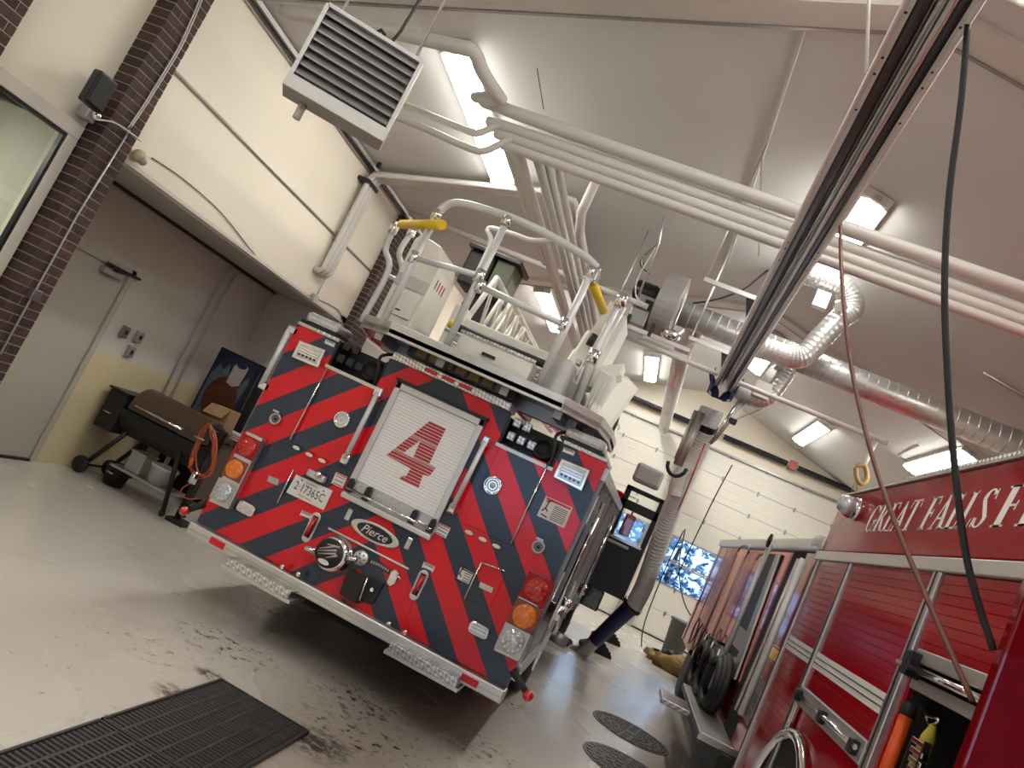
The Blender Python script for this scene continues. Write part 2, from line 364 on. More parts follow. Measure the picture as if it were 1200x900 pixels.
# chair back seen through the office glass
ch = root('office_chair', (-5.15, 3.60, 0.02), 'grey office chair back seen through the office window', 'chair')
b_ = MB(); b_.prism([(-5.2, 3.42, 1.25), (-5.2, 3.46, 1.72), (-5.2, 3.55, 1.85), (-5.2, 3.75, 1.85), (-5.2, 3.84, 1.72), (-5.2, 3.88, 1.25)], (.05, 0, 0)); b_.build('backrest', mat('grey_chair_mesh', (.09, .09, .08), .7), ch, bevel=.02)
box('seat', (-5.4, -4.95, 3.42, 3.88, 1.00, 1.08), m_matte, ch, bevel=.02)
MB().tube([(-5.17, 3.65, .08), (-5.17, 3.65, 1.02)], .03).build('post', m_matte, ch)
for k in range(5):
    a = k*1.257; MB().tube([(-5.17, 3.65, .08), (-5.17+.26*math.cos(a), 3.65+.26*math.sin(a), .05)], .02, 6).build('leg', m_matte, ch)

# ---- brick pillars: every brick its own object
FH = 0.0677
def brick_mesh(name, dx, dy, dz):
    return MB().box(0, dx, 0, dy, 0, dz)
def pillar(name, label, x0, x1, y0, y1, z0, z1):
    p = root(name, (x1, (y0+y1)/2, 0), label, kind='structure')
    MB().box(x0, x1-.006, y0+.006, y1-.004, 0, z1).build('mortar_core', m_mortar, p)
    L = y1-y0; j = .010; n = int((z1-z0)/FH); src = {}
    half = .092
    for k in range(n):
        z = z0+k*FH
        cuts = [y0]
        y = y0+(0.194 if k % 2 == 0 else half)
        while y < y1-.03: cuts.append(y+j/2); y += .204
        cuts.append(y1+j/2)
        for i in range(len(cuts)-1):
            a = cuts[i]; bb = cuts[i+1]-j
            key = (i == 0, round(bb-a, 3)); mt = random.choice(m_brick); jut = random.uniform(-.0015, .0015)
            if key not in src:
                o = MB().box(x0 if i == 0 else x1-.06, x1, a, bb, z, z+FH-j).build('brick', m_brick[0], p, org=None)
                # re-origin at the brick's own corner so copies can share the mesh
                me = o.data; off = Vector((x1, a, z))-Vector(p['_o'])
                for v in me.vertices: v.co -= off
                o.location = off; src[key] = o
                o.material_slots[0].link = 'OBJECT'; o.material_slots[0].material = mt
            else:
                c = src[key].copy(); scn.collection.objects.link(c); c.location = Vector((x1+jut, a, z))-Vector(p['_o'])
                c.material_slots[0].link = 'OBJECT'; c.material_slots[0].material = mt
    return p
pillar('brick_pillar', 'dark brick pillar between the office window and the recess', -4.53, -4.38, 4.27, 4.56, 0.0, 4.36)
pillar('brick_pillar', 'dark brick pillar corner at the upper left edge of the picture', -4.53, -4.38, 2.95, 3.41, 1.9, 4.36)
pillar('brick_pillar', 'dark brick pillar behind the aerial platform on the left', -4.53, -4.34, 8.95, 9.55, 1.8, 4.36)

pillar('brick_pillar', 'dark brick pillar farthest back, seen between the platform cabinet and ladder', -4.53, -4.34, 12.7, 13.3, 2.0, 4.36)

# ---- personnel door
dr = root('door_1', (-5.44, 5.9, 0), 'beige steel door in the recess left of the grill', kind='structure')
box('door_leaf', (-5.49, -5.44, 5.45, 6.37, .02, 1.99), m_door, dr, bevel=.004)
fb = MB(); fb.box(-5.46, -5.415, 6.37, 6.44, 0, 2.05); fb.box(-5.46, -5.415, 5.38, 6.44, 1.99, 2.05); fb.box(-5.46, -5.415, 5.38, 5.45, 0, 2.0)
fb.build('door_frame', m_door, dr, bevel=.004)
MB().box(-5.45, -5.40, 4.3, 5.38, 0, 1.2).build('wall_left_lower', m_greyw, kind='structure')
c_ = MB(); p = at(128, 318, X=-5.40); q = at(118, 316, X=-5.40)
c_.box(-5.44, -5.37, 6.0, 6.25, 1.90, 1.955); c_.build('door_closer', m_alud, dr, bevel=.012)
MB().tube([(-5.38, 6.1, 1.96), (-5.28, 6.22, 1.985), (-5.40, 6.42, 2.0)], .010, 6).build('closer_arm', m_matte, dr)
MB().box(-5.42, -5.395, 6.02, 6.5, 1.985, 2.01).build('closer_track', m_matte, dr)
box('threshold', (-5.52, -5.41, 5.45, 6.37, 0, .022), m_black, dr)
for z in (.25, 1.0, 1.78): MB().tube([(-5.425, 6.372, z-.05), (-5.425, 6.372, z+.05)], .009, 6).build('hinge', m_alud, dr)

# ---- switches and conduits in the recess
def wallbox(px, py, w_, h_, label, mt=m_alud):
    p = at(px, py, X=-5.45); b = MB(); b.box(-5.448, -5.41, p.y-w_/2, p.y+w_/2, p.z-h_/2, p.z+h_/2)
    o = root('switch_box', (-5.45, p.y, p.z), label, 'switch', 'switch boxes on the recess wall'); b.build('housing', mt, o, bevel=.006)
    MB().box(-5.412, -5.400, p.y-.012, p.y+.012, p.z-.02, p.z+.02).build('toggle', m_matte, o); return o
wallbox(144.5, 388, .085, .12, 'small dark switch plate nearest the beige door', m_galvd)
wallbox(161, 394, .10, .12, 'grey switch box, upper of the two stacked right of the dark plate')
wallbox(151, 411, .10, .12, 'grey switch box, lower of the two stacked right of the dark plate')
for k, (dy, lab) in enumerate(((0, 'thin steel conduit rising behind the grill, nearer the door'), (.16, 'thin steel conduit rising behind the grill, farther from the door'))):
    y = 7.70+dy
    pts = smooth_path([(-5.42, y, .9), (-5.42, y, 1.6), (-5.42, y, 2.45-.04*k), (-5.42, y+.03, 2.58), (-5.42, y+.13, 2.62), (-5.42, 8.75, 2.63)], 6)
    tag(MB().tube(pts, .011, 8).build('conduit', m_alud), lab, 'conduit', 'conduits in the recess')

# ---- right and back walls (behind the camera the bay repeats its windowed doors)
box('wall_right', (XR, XR+.15, Y0, Y1, 0, ZE+.1), m_cream, kind='structure')
wb = MB()
wb.prism([(-5.6, Y0-.15, 2.30), (XR+.15, Y0-.15, 2.30), (XR+.15, Y0-.15, ZE), (XA, Y0-.15, ZA+.1), (-5.6, Y0-.15, ZE-.1)], (0, .15, 0))
for a in ((-5.6, -3.4), (.1, .7), (4.2, XR+.15)): wb.box(a[0], a[1], Y0-.15, Y0, 0, 2.30)
for a in ((-3.4, .1), (.7, 4.2)): wb.box(a[0], a[1], Y0-.15, Y0, 0, 1.15)
wb.build('wall_back', m_cream, kind='structure')
for i, a in enumerate(((-3.4, .1), (.7, 4.2))):
    wr = root('window_%d' % (i+2), (a[0], Y0, 1.15), kind='structure')
    for k in range(3):
        x0 = a[0]+k*1.167
        box('pane', (x0+.05, x0+1.11, Y0-.08, Y0-.074, 1.2, 2.25), m_glass, wr)
        MB().box(x0, x0+.05, Y0-.1, Y0-.03, 1.15, 2.3).build('mullion', m_alud, wr)

# ---- far wall with two sectional doors
fb = MB()
fb.prism([(-5.6, Y1, 4.40), (XR+.15, Y1, 4.40), (XR+.15, Y1, ZE+.1), (XA, Y1, ZA+.1), (-5.6, Y1, ZE+.1)], (0, .2, 0))
for a in ((-5.6, -3.50), (.20, .60), (4.30, XR+.15)): fb.box(a[0], a[1], Y1, Y1+.2, 0, 4.40)
fb.build('wall_far', m_cream, kind='structure')
m_panel = mat('cream_door_panel', (0.74, 0.72, 0.64), 0.45, var=0.04, scale=1.5)
SEC = [0.0, .58, 1.13, 1.68, 2.24, 2.78, 3.32, 3.86, 4.40]
def sectional(idx, x0, x1, label):
    d = root('door_%d' % idx, ((x0+x1)/2, Y1, 0), label, kind='structure')
    MB().box(x0, x1, Y1+.11, Y1+.13, 0, SEC[2]).build('door_backing', m_galvd, d); MB().box(x0, x1, Y1+.11, Y1+.13, SEC[4], 4.4).build('door_backing', m_galvd, d)  # unseen sheets added to block sky light leaking through the panel joints
    for i in range(8):
        z0, z1 = SEC[i]+.004, SEC[i+1]-.004
        if i in (2, 3):
            f_ = MB(); st = .10
            nb = 3; wv = (x1-x0-.2)/nb
            f_.box(x0, x1, Y1+.06, Y1+.11, z0, z0+.035); f_.box(x0, x1, Y1+.06, Y1+.11, z1-.035, z1)
            for k in range(nb+1):
                xx = x0+.1+k*wv; f_.box(xx-(.1 if k == 0 else .022), xx+(.1 if k == nb else .022), Y1+.06, Y1+.11, z0+.035, z1-.035)
            s_ = f_.build('window_section', m_alud, d)
            for k in range(nb):
                xx = x0+.1+k*wv
                MB().box(xx+.022, xx+wv-.022, Y1+.082, Y1+.088, z0+.035, z1-.035).build('pane', m_glass, s_)
        else:
            s_ = box('door_panel', (x0, x1, Y1+.06, Y1+.11, z0, z1), m_panel, d)
            for k in range(2):
                zz = z0+(z1-z0)*(.33+.33*k); MB().prism([(x0+.03, Y1+.061, zz-.02), (x0+.03, Y1+.0575, zz), (x0+.03, Y1+.061, zz+.02)], (x1-x0-.06, 0, 0)).build('pressed_rib', m_panel, s_)
            for k in range(4):
                xx = x0+.6+k*(x1-x0-1.2)/3
                MB().box(xx-.02, xx+.02, Y1+.035, Y1+.062, z1-.05, z1+.05).build('hinge', m_galvd, s_)
    for xx in (x0-.02, x1+.02):
        MB().box(xx-.05, xx+.05, Y1-.03, Y1+.03, 0, 4.45).build('door_track', m_alud if xx > 0 else m_galvd, d)
    MB().box(x0-.05, x1+.05, Y1-.02, Y1+.03, 4.385, 4.425).build('header_seal', m_galvd, d)
    MB().box(x0, x1, Y1+.03, Y1+.12, 0, .03).build('bottom_seal', m_rubber, d)
    MB().tube([(x0-.05, Y1-.16, 4.72), (x1+.05, Y1-.16, 4.72)], .016, 8).build('spring_shaft', m_alud, d)
    MB().box(x0-.05, x1+.05, Y1-.05, Y1-.0, 4.76, 4.80).build('spring_rail', m_galvd, d)
    xm = (x0+x1)/2
    for a, bb in (((x0+.25), xm-.12), (xm+.12, x1-.15)):
        n = 46; pts = []; prof = []
        h = bb-a
        for k in range(n+1): prof.append((.062+(.006 if k % 2 else 0), h*k/n))
        MB().lathe((a, Y1-.16, 4.72), (1, 0, 0), prof, 12, False).build('torsion_spring', m_black, d)
    MB().box(xm-.08, xm+.08, Y1-.22, Y1, 4.63, 4.83).build('spring_bracket', mat('red_white_bracket_%d' % idx, (.35, .08, .06), .4), d, bevel=.01)
    return d
sectional(2, -3.50, .20, 'far cream sectional door behind the ladder truck')
sectional(3, .60, 4.30, 'far cream sectional door behind the red truck')
g = MB(); g.box(.50, .64, Y1-.06, Y1+.0, 0, 2.3); g.build('trim_6', m_alud, kind='structure')

# ---- what lies outside
box('ground_outside', (-40, 40, 18.05, 70, -.12, -.05), m_snow, kind='structure', org=(0, 40, -.1))
box('driveway', (-6, 6, 18.05, 27, -.05, -.04), m_asph, kind='structure')
def tree(x, y, h, r, label):
    t = root('frosted_tree', (x, y, -.05), label, 'tree', 'frosted trees outside the far doors')
    MB().tube([(x, y, -.05), (x, y, h*.5)], [.12*h/3, .05], 8).build('trunk', m_trunk, t)
    b = MB(); rng = random.Random(int(x*37+y*11))
    for k in range(300):
        u_ = rng.random(); zz = h*(.15+.85*u_); rr = r*(1-u_*.75)*math.sqrt(rng.random()); a = rng.random()*6.28
        c = Vector((x+rr*math.cos(a), y+rr*math.sin(a), zz)); s_ = r*rng.uniform(.05, .12)
        # clump of short twigs
        for q in range(4):
            d = Vector((rng.uniform(-1, 1), rng.uniform(-1, 1), rng.uniform(-.4, 1))).normalized(); e, f = frame(d)
            b.add([c-d*s_*.5+e*s_*.5, c-d*s_*.5-e*s_*.5, c+d*s_-f*s_*.2, c+d*s_+f*s_*.2], [(0, 1, 2, 3)])
    b.build('foliage', m_tree, t, kind='stuff')
for k, (x, y, h, r, lab) in enumerate([(-5.5, 26, 4.2, 1.8, 'frosted tree outside, beyond the left door'), (-1.9, 30, 3.6, 1.7, 'frosted tree outside, right of the left door centre'), (1.4, 26.5, 4.4, 1.9, 'frosted tree outside, seen through the panes left of the red truck'), (4.2, 32, 3.5, 1.7, 'frosted tree outside, right of the one in the panes'), (8.6, 27, 4.5, 2.0, 'frosted tree outside, farthest right'), (0.1, 36.5, 5.2, 2.2, 'frosted tree outside, taller one set farther back')]):
    tree(x, y, h, r, lab)

# ---- ceiling lights
lid = [0]
def strip(x, y, label, L=2.4, wd=.27):
    s_ = 1 if x < XA else -1; a = math.atan(SL)*s_; z = ceil_z(x)-.06
    o = root('ceiling_light', (x, y, z), label, 'light', 'fluorescent strip lights on the ceiling')
    ux = Vector((math.cos(a), 0, math.sin(a))); uz = Vector((-math.sin(a), 0, math.cos(a))); c = Vector((x, y, z))
    MB().obb(c+uz*.02, ux*(wd/2), (0, L/2, 0), uz*.03).build('housing', m_frame, o)
    pts = []
    prof = [(-wd/2, .0), (-wd/2+.02, -.045), (-wd*.16, -.062), (0, -.05), (wd*.16, -.062), (wd/2-.02, -.045), (wd/2, 0)]
    MB().prism([c+ux*p_[0]+uz*p_[1]-Vector((0, L/2-.06, 0)) for p_ in prof], (0, L-.12, 0)).build('diffuser', m_diff, o)
    for e in (-1, 1):
        MB().obb(c+Vector((0, e*(L/2-.03), 0))-uz*.025, ux*(wd/2), (0, .03, 0), uz*.02).build('end_cap', m_frame, o)
        MB().obb(c+Vector((0, e*(L/2+.01), 0))-uz*.005, ux*.035, (0, .012, 0), uz*.02).build('clip', m_alud, o)
    MB().obb(c-uz*.052, ux*(wd/2+.003), (0, .02, 0), uz*.006).build('centre_clip', m_frame, o)
    return o
for x, y, lab in ((-2.86, 6.47, 'strip light over the left side of the ladder truck'),
                  (.75, 8.08, 'strip light just right of the exhaust rail'),
                  (.72, 13.0, 'strip light behind the blue rail bracket'),
                  (-2.88, 12.6, 'strip light seen through the platform rails'),
                  (-1.14, 15.9, 'strip light left of the vertical duct near the far wall'),
                  (2.24, 15.5, 'strip light above the far right door'),
                  (3.58, 12.25, 'strip light above the roof edge of the red truck'),
                  (.72, 3.05, 'strip light at the top right corner of the picture'),
                  (-2.86, .6, 'strip light behind the camera, left'),
                  (3.5, 5.6, 'strip light over the red truck roof, out of frame'),
                  (3.5, .2, 'strip light behind the camera, far right'),
                  (.75, -1.8, 'strip light behind the camera, centre')):
    strip(x, y, lab)

# ================================================================== LADDER TRUCK
TY = 5.10
TL, TR_, TZ0 = -2.862, -0.374, 0.55
def T(x, y, d=0.0): return at(x, y, Y=TY-d)
truck = root('fire_truck', ((TL+TR_)/2, 9.0, 0), 'ladder fire truck seen from behind with red and slate chevrons and a large 4', 'fire truck')
box('body', (TL+.02, TR_-.02, TY+.36, 13.4, .62, 2.10), m_red, truck, bevel=.02)
box('rear_body', (TL+.02, TR_-.02, TY+.03, TY+.40, .60, 1.80), m_red, truck)
fb = MB(); fb.box(TL+.35, TL+.55, TY+.2, 13.0, .38, .62); fb.box(TR_-.55, TR_-.35, TY+.2, 13.0, .38, .62); fb.box(TL+.3, TR_-.3, 8.2, 8.5, .42, .62); fb.box(TL+.3, TR_-.3, 5.4, 5.7, .42, .62)
fb.box(TL+.28, TR_-.28, 5.5, 12.5, .30, .60); fb.build('chassis', m_dark, truck)  # full-width lower box added to deepen the shade under the truck
for y in (7.6, 11.9):
    for x0, x1 in ((TL+.03, TL+.5), (TR_-.03, TR_-.5)):
        w_ = MB(); w_.lathe((x0, y, .52), (x1-x0, 0, 0), [(.30, 0), (.46, .01), (.52, .05), (.52, .27), (.46, .31), (.3, .32)], 28)
        t_ = w_.build('tire', m_rubber, truck)
        MB().lathe((x0, y, .52), (x1-x0, 0, 0), [(.30, -.005), (.27, .06), (.12, .07), (.10, .0), (.02, -.02)], 20).build('wheel_rim', m_chrome, t_)
box('cab', (TL+.02, TR_-.02, 11.0, 14.4, .55, 2.30), m_red, truck, bevel=.06)
box('mudflap', (TL+.1, TL+.6, 6.85, 6.87, .22, .62), m_rubber, truck)
box('mudflap', (TR_-.6, TR_-.1, 6.85, 6.87, .22, .62), m_rubber, truck)
# rear skin with the two notches for the equipment trays
na, nb_, nz = T(397, 402).x, T(447, 440).x, T(388, 431).z
nc, nd = T(594, 497).x, T(655, 530).x
zc = T(458, 420).z
out = [(TL, TZ0), (TR_, TZ0), (TR_, 2.135), (nd, 2.135), (nd, nz), (nc, nz), (nc, zc), (nb_, zc), (nb_, nz), (na, nz), (na, 2.135), (TL, 2.135)]
pr_ = MB()
for a in ((TL, na, TZ0, 2.135), (na, nb_, TZ0, nz), (nb_, nc, TZ0, zc), (nc, nd, TZ0, nz), (nd, TR_, TZ0, 2.135)):
    pr_.box(a[0], a[1], TY, TY+.03, a[2], a[3])
pr_.build('rear_panel', m_chev, truck)
# equipment trays
for xa_, xb_, lens in ((na, nb_, 0), (nc, nd, 1)):
    b = MB(); b.box(xa_, xb_, TY+.25, TY+.27, nz, 2.16); b.box(xa_, xb_, TY+.02, TY+.35, nz-.01, nz+.01); b.box(xa_, xb_, TY+.34, TY+.35, nz, 2.16); b.box(xa_-.005, xa_+.012, TY, TY+.26, nz, 2.15); b.box(xb_-.012, xb_+.005, TY, TY+.26, nz, 2.15)
    tray = b.build('equipment_tray', m_black, truck)
    MB().box(xa_-.01, xb_+.01, TY-.012, TY+.01, nz-.012, nz+.012).build('tray_trim', m_alu, tray)
    w_ = xb_-xa_
    for k in range(5):
        cx = xa_+w_*(.14+.19*(k % 3)); cz = nz+.05+.10*(k//3)+.012
        MB().box(cx-.030, cx+.030, TY+.02, TY+.05, cz, cz+.06).build('tray_fitting', m_plate if lens else m_matte, tray, bevel=.008)
    MB().lathe((xb_-.12, TY+.22, nz+.11), (0, -1, 0), [(.085, 0), (.085, .14), (.07, .17), (.055, .12), (.01, .11)], 20).build('hose_coil', m_rubber, tray)
    pts = smooth_path([(xb_-.02, TY+.0, nz+.02), (xb_-.03, TY-.03, nz+.12), (xb_-.06, TY-.02, nz+.22), (xb_-.02, TY+.08, nz+.28)])
    MB().tube(pts, .012, 8).build('hose', m_rubber, tray)
# access doors, slightly proud, same stripes
def quad(name, px, d, th, mt, parent, bevel=0.0, label=None):
    pts = [T(x, y, d+th) for x, y in px]
    return MB().prism(pts, (0, th, 0)).build(name, mt, parent, bevel=bevel, label=label)
dl = quad('access_door', [(389, 434), (440, 455), (399, 547), (342, 519)], 0, .010, m_chev, truck, .003)
MB().tube([T(383, 432, .02), T(340, 515, .02)], .007, 8).build('piano_hinge', m_chrome, dl)
dr_ = quad('access_door', [(588, 519), (643, 544), (599, 640), (543, 612)], 0, .010, m_chev, truck, .003)
MB().tube([T(644, 540, .02), T(598, 638, .02)], .007, 8).build('piano_hinge', m_chrome, dr_)
def stick(name, a, b_, r, mt=m_chrome, parent=truck, d=.02):
    return MB().tube([T(*a, d), T(*b_, d)], r, 8).build(name, mt, parent)
dd = quad('small_access_door', [(313, 540), (345, 553), (325, 590), (292, 575)], 0, .006, m_chev, truck, .002)
stick('piano_hinge', (344, 550), (325, 589), .006, parent=dd)
quad('latch_plate', [(315, 557), (327, 562), (325, 569), (313, 564)], .006, .008, m_alud, dd)
dd = quad('small_access_door', [(565, 661), (592, 672), (574, 714), (545, 702)], 0, .006, m_chev, truck, .002)
stick('piano_hinge', (564, 659), (544, 702), .006, parent=dd); stick('gas_strut', (564, 659), (591, 669), .005, parent=dd)
quad('latch_plate', [(563, 682), (578, 689), (576, 695), (561, 688)], .006, .008, m_clr, dd)
quad('lower_access_door', [(383, 607), (421, 626), (480, 658), (497, 672), (470, 742), (355, 680)], 0, .004, m_chev, truck)
stick('drip_rail', (385, 619), (479, 667), .007, m_paper)
# latches
for p in ((348, 525), (363, 533), (378, 540), (550, 624), (566, 632), (582, 640)):
    c = T(*p, .012); a = MB(); pts = [c+Vector((.030*math.cos(t*.524), 0, .013*math.sin(t*.524))) for t in range(12)]
    a.prism(pts, (0, -.012, 0)).build('oval_latch', m_chrome, truck)
def ring(name, p, r, mt, cmt, d=.01):
    c = T(*p, d); o = MB().lathe(c, (0, -1, 0), [(r, 0), (r, .012), (r*.86, .02), (r*.72, .012), (r*.7, .006)], 24).build(name, mt, truck)
    MB().lathe(c, (0, -1, 0), [(r*.7, .004), (r*.45, .010), (r*.42, .003), (r*.2, .012), (.001, .014)], 20).build('centre', cmt, o)
ring('fuel_cap', (323, 491), .045, m_alud, m_black); ring('fuel_cap', (631, 641), .045, m_alud, m_black)
ring('paddle_latch', (401, 492), .062, m_chrome, m_clr, .014); ring('paddle_latch', (577.5, 569), .066, m_chrome, m_alud, .014)
for p in ((324, 482), (633, 632)): 
    c = T(*p, .0); MB().box(c.x-.025, c.x+.025, TY-.010, TY, c.z-.007, c.z+.007).build('nameplate', m_clr, truck)
# perimeter scene lights
for px in ([(351, 398), (381.5, 410), (372, 431), (341, 418)], [(658, 537), (692, 551), (682, 576), (648, 559)]):
    o = quad('scene_light', px, 0, .045, m_chrome, truck, .006)
    cx = sum(p[0] for p in px)/4; cy = sum(p[1] for p in px)/4
    ins = [(cx+(x-cx)*.80, cy+(y-cy)*.76) for x, y in px]
    quad('lens', ins, .045, .004, m_clr, o)
    P = [T(x, y, .052) for x, y in ins]
    for k in range(3):
        t = .25+.18*k; a = P[0].lerp(P[3], t); b_ = P[1].lerp(P[2], t); MB().box(a.x+.01, b_.x-.01, TY-.054, TY-.05, a.z-.006, a.z+.006).build('reflector_bar', m_chrome, o)
    for k in range(5):
        a = P[3].lerp(P[2], .14+.18*k); MB().disc((a.x, TY-.05, a.z+.025), (0, -1, 0), .010, .008, 8).build('led', m_dglass, o)
# tail light clusters
m_ambd = mat('dark_amber', (.22, .03, .005), .2, coat=.8)
def cluster(px, lens, sh):
    o = quad('tail_light_cluster', px, 0, .07, m_alu, truck, .008)
    for (x, y), nm, mt in lens:
        c = T(x, y, .07); r = sh
        MB().box(c.x-r*1.18, c.x+r*1.18, TY-.078, TY-.068, c.z-r*1.12, c.z+r*1.12).build('lamp_well', m_redd if nm == 'red_lamp' else m_ambd if nm == 'amber_lamp' else m_alud, o, bevel=.004)
        l = MB().lathe((c.x, TY-.076, c.z), (0, -1, 0), [(r, 0), (r, .008), (r*.93, .016), (.001, .018)], 24).build(nm, mt, o)
        led = MB()
        for k in range(19):
            rr = 0 if k == 0 else r*(.40 if k < 7 else .76); a = k*1.047 if k < 7 else (k-7)*.5236
            led.disc((c.x+rr*math.cos(a), TY-.093, c.z+rr*math.sin(a)), (0, -1, 0), r*.13, .004, 7)
        led.build('led_dots', mt, o, kind='stuff')
cluster([(289, 505), (308, 514), (267, 597), (244, 587)], [((290.5, 524), 'red_lamp', m_redl), ((275.6, 550), 'amber_lamp', m_amb), ((262, 576), 'reversing_lamp', m_clr)], .068)
cluster([(621, 669), (643, 680), (607, 776), (578, 762)], [((629, 691), 'red_lamp', m_redl), ((615, 722), 'amber_lamp', m_amb), ((601, 751), 'reversing_lamp', m_clr)], .078)
# oval marker lights
for p in ((290, 596), (562, 738)):
    c = T(*p, 0); pts = [c+Vector((.072*math.copysign(abs(math.cos(t*.314))**.5, math.cos(t*.314)), 0, .042*math.copysign(abs(math.sin(t*.314))**.5, math.sin(t*.314)))) for t in range(20)]
    o = MB().prism(pts, (0, -.03, 0)).build('warning_light', m_chrome, truck, bevel=.008)
    for k in (-1, 0, 1): MB().box(c.x-.055, c.x+.055, TY-.036, TY-.028, c.z+k*.022-.007, c.z+k*.022+.007).build('lens', m_clr, o, bevel=.003)
# small steel plates
for p in ((409, 603), (479, 637)):
    c = T(*p, 0); MB().box(c.x-.018, c.x+.018, TY-.010, TY, c.z-.04, c.z+.04).build('latch_plate', m_clr, truck, bevel=.003)
# tow eyes with red pin handles
for p, q in (((370, 606), (361, 630)), ((495, 673), (488, 698))):
    a, b_ = T(*p, 0), T(*q, 0); xm = (a.x+b_.x)/2; z0, z1 = b_.z, a.z
    pts = [(xm+.036*math.cos(t*math.pi/6), TY-.004, (z1 if t <= 6 else z0)+.036*math.sin(t*math.pi/6)) for t in range(0, 13)]
    o = MB().prism(pts, (0, -.012, 0)).build('tow_eye', m_alu, truck, bevel=.004)
    MB().box(xm-.020, xm+.020, TY-.020, TY-.014, z0+.0, z1+.01).build('eye_slot', m_dark, o)
    MB().tube([(xm-.006, TY-.03, z0+.015), (xm+.006, TY-.05, (z0+z1)/2), (xm+.004, TY-.03, z1)], .016, 8).build('pin_handle', m_redl, o)
# stickers
def sticker(px, name='sticker', lines=5, hd=m_redt, fig=False):
    o = quad(name, px, .001, .002, m_paper, truck)
    P = [T(x, y, .004) for x, y in px]
    h = MB().prism([P[0].lerp(P[1], .06).lerp(P[3], .04), P[0].lerp(P[1], .96).lerp(P[2], .04), P[0].lerp(P[1], .96).lerp(P[3].lerp(P[2], .96), .14), P[0].lerp(P[3], .14).lerp(P[1].lerp(P[2], .14), .06)], (0, -.0006, 0)); h.build('printed_band', hd, o)
    l = MB()
    for k in range(lines):
        t = .25+.62*k/max(1, lines-1); a = P[0].lerp(P[3], t); b_ = P[1].lerp(P[2], t); s_ = .42 if fig else .10
        l.add([a.lerp(b_, s_), a.lerp(b_, .92), a.lerp(b_, .92)-Vector((0, 0, .005)), a.lerp(b_, s_)-Vector((0, 0, .005))], [(0, 1, 2, 3)])
    l.build('printed_lines', m_ink, o)
    if fig:
        c = P[0].lerp(P[2], .2); f_ = MB()
        z = P[0].lerp(P[3], .5).z; x = P[0].lerp(P[1], .2).x-.0
        for (a, b_) in (((-.02, .04), (.02, .06)), ((0, .05), (-.008, .0)), ((-.008, .0), (-.025, -.03)), ((-.008, 0), (.012, -.02)), ((-.02, -.05), (.025, -.055))):
            f_.tube([(x+a[0], TY-.005, z+a[1]), (x+b_[0], TY-.005, z+b_[1])], .004, 4)
        f_.build('printed_figure', m_ink, o)
sticker([(640, 581), (671, 595), (661, 619), (629, 604)], 'warning_label', 8, m_redt, True)
sticker([(394, 553), (407, 559), (401, 572), (388, 566)], 'warning_label', 3)
sticker([(514, 612), (528, 619), (522, 631), (509, 624)], 'warning_label', 3)
sticker([(540, 664), (555, 672), (549, 684.5), (535.5, 678)], 'warning_label', 4, m_ink, True)
sticker([(354, 598), (366, 603), (363, 609), (351, 604)], 'small_label', 2, m_redt)
sticker([(497, 658), (510, 664), (507, 671), (494, 665)], 'small_label', 2, m_redt)
sticker([(382, 397), (393, 402), (391, 407), (380, 402)], 'small_label', 1, m_ink)
sticker([(661, 524), (674, 529), (672, 534), (659, 529)], 'small_label', 1, m_ink)
sticker([(405, 666), (411, 668), (405, 682), (398, 679)], 'small_label', 3, m_redt)
# number plate
pl = quad('number_plate', [(347, 556), (390, 575), (379, 598), (335, 577)], .004, .006, m_paper, truck, .003)
P = [T(x, y, .011) for x, y in [(347, 556), (390, 575), (379, 598), (335, 577)]]
wpl = P[1].x-P[0].x; hpl = P[0].z-P[3].z
ux, uz = (1, 0, 0), (0, 0, 1)
text('2·17365C', (P[3].x+wpl*.12, TY-.0115, P[3].z+hpl*.34), ux, uz, wpl*.80, hpl*.42, name='plate_number', parent=pl)
text('EXEMPT', (P[3].x+wpl*.36, TY-.0115, P[3].z+hpl*.84), ux, uz, wpl*.28, hpl*.09, name='plate_heading', parent=pl)
text('MONTANA', (P[3].x+wpl*.30, TY-.0115, P[3].z+hpl*.14), ux, uz, wpl*.36, hpl*.10, name='plate_state', mt=m_redt, parent=pl)
for f_ in (.2, .8): MB().disc((P[0].x+wpl*f_, TY-.010, P[0].z-hpl*.12), (0, -1, 0), .006, .004, 8).build('plate_screw', m_black, pl)
c = T(373, 559, 0); o = MB().box(c.x-.07, c.x+.07, TY-.06, TY, c.z-.02, c.z+.03).build('plate_lamp', m_clr, truck, bevel=.01); MB().ball((c.x+.02, TY-.06, c.z+.02), .03, 10).build('bulb_cover', m_chrome, o)
# badge with the maker's name
cb_ = T(440, 625, 0); hx = (T(467, 640).x-T(413, 610).x)/2
def ell(c, a, b_, y, n=28): return [(c.x+a*math.cos(t*2*math.pi/n), y, c.z+b_*math.sin(t*2*math.pi/n)) for t in range(n)]
bd = MB().prism(ell(cb_, hx, .062, TY-.002), (0, -.012, 0)).build('maker_badge', m_alu, truck, bevel=.003)
MB().prism(ell(cb_, hx*.93, .052, TY-.013), (0, -.003, 0)).build('badge_rim', m_chrome, bd)
MB().prism(ell(cb_, hx*.74, .048, TY-.016), (0, -.002, 0)).build('badge_field', m_ink, bd)
text('Pierce', (cb_.x-hx*.52, TY-.0192, cb_.z-.026), ux, uz, hx*1.06, .056, shear=.35, name='badge_lettering', mt=m_paper, parent=bd)
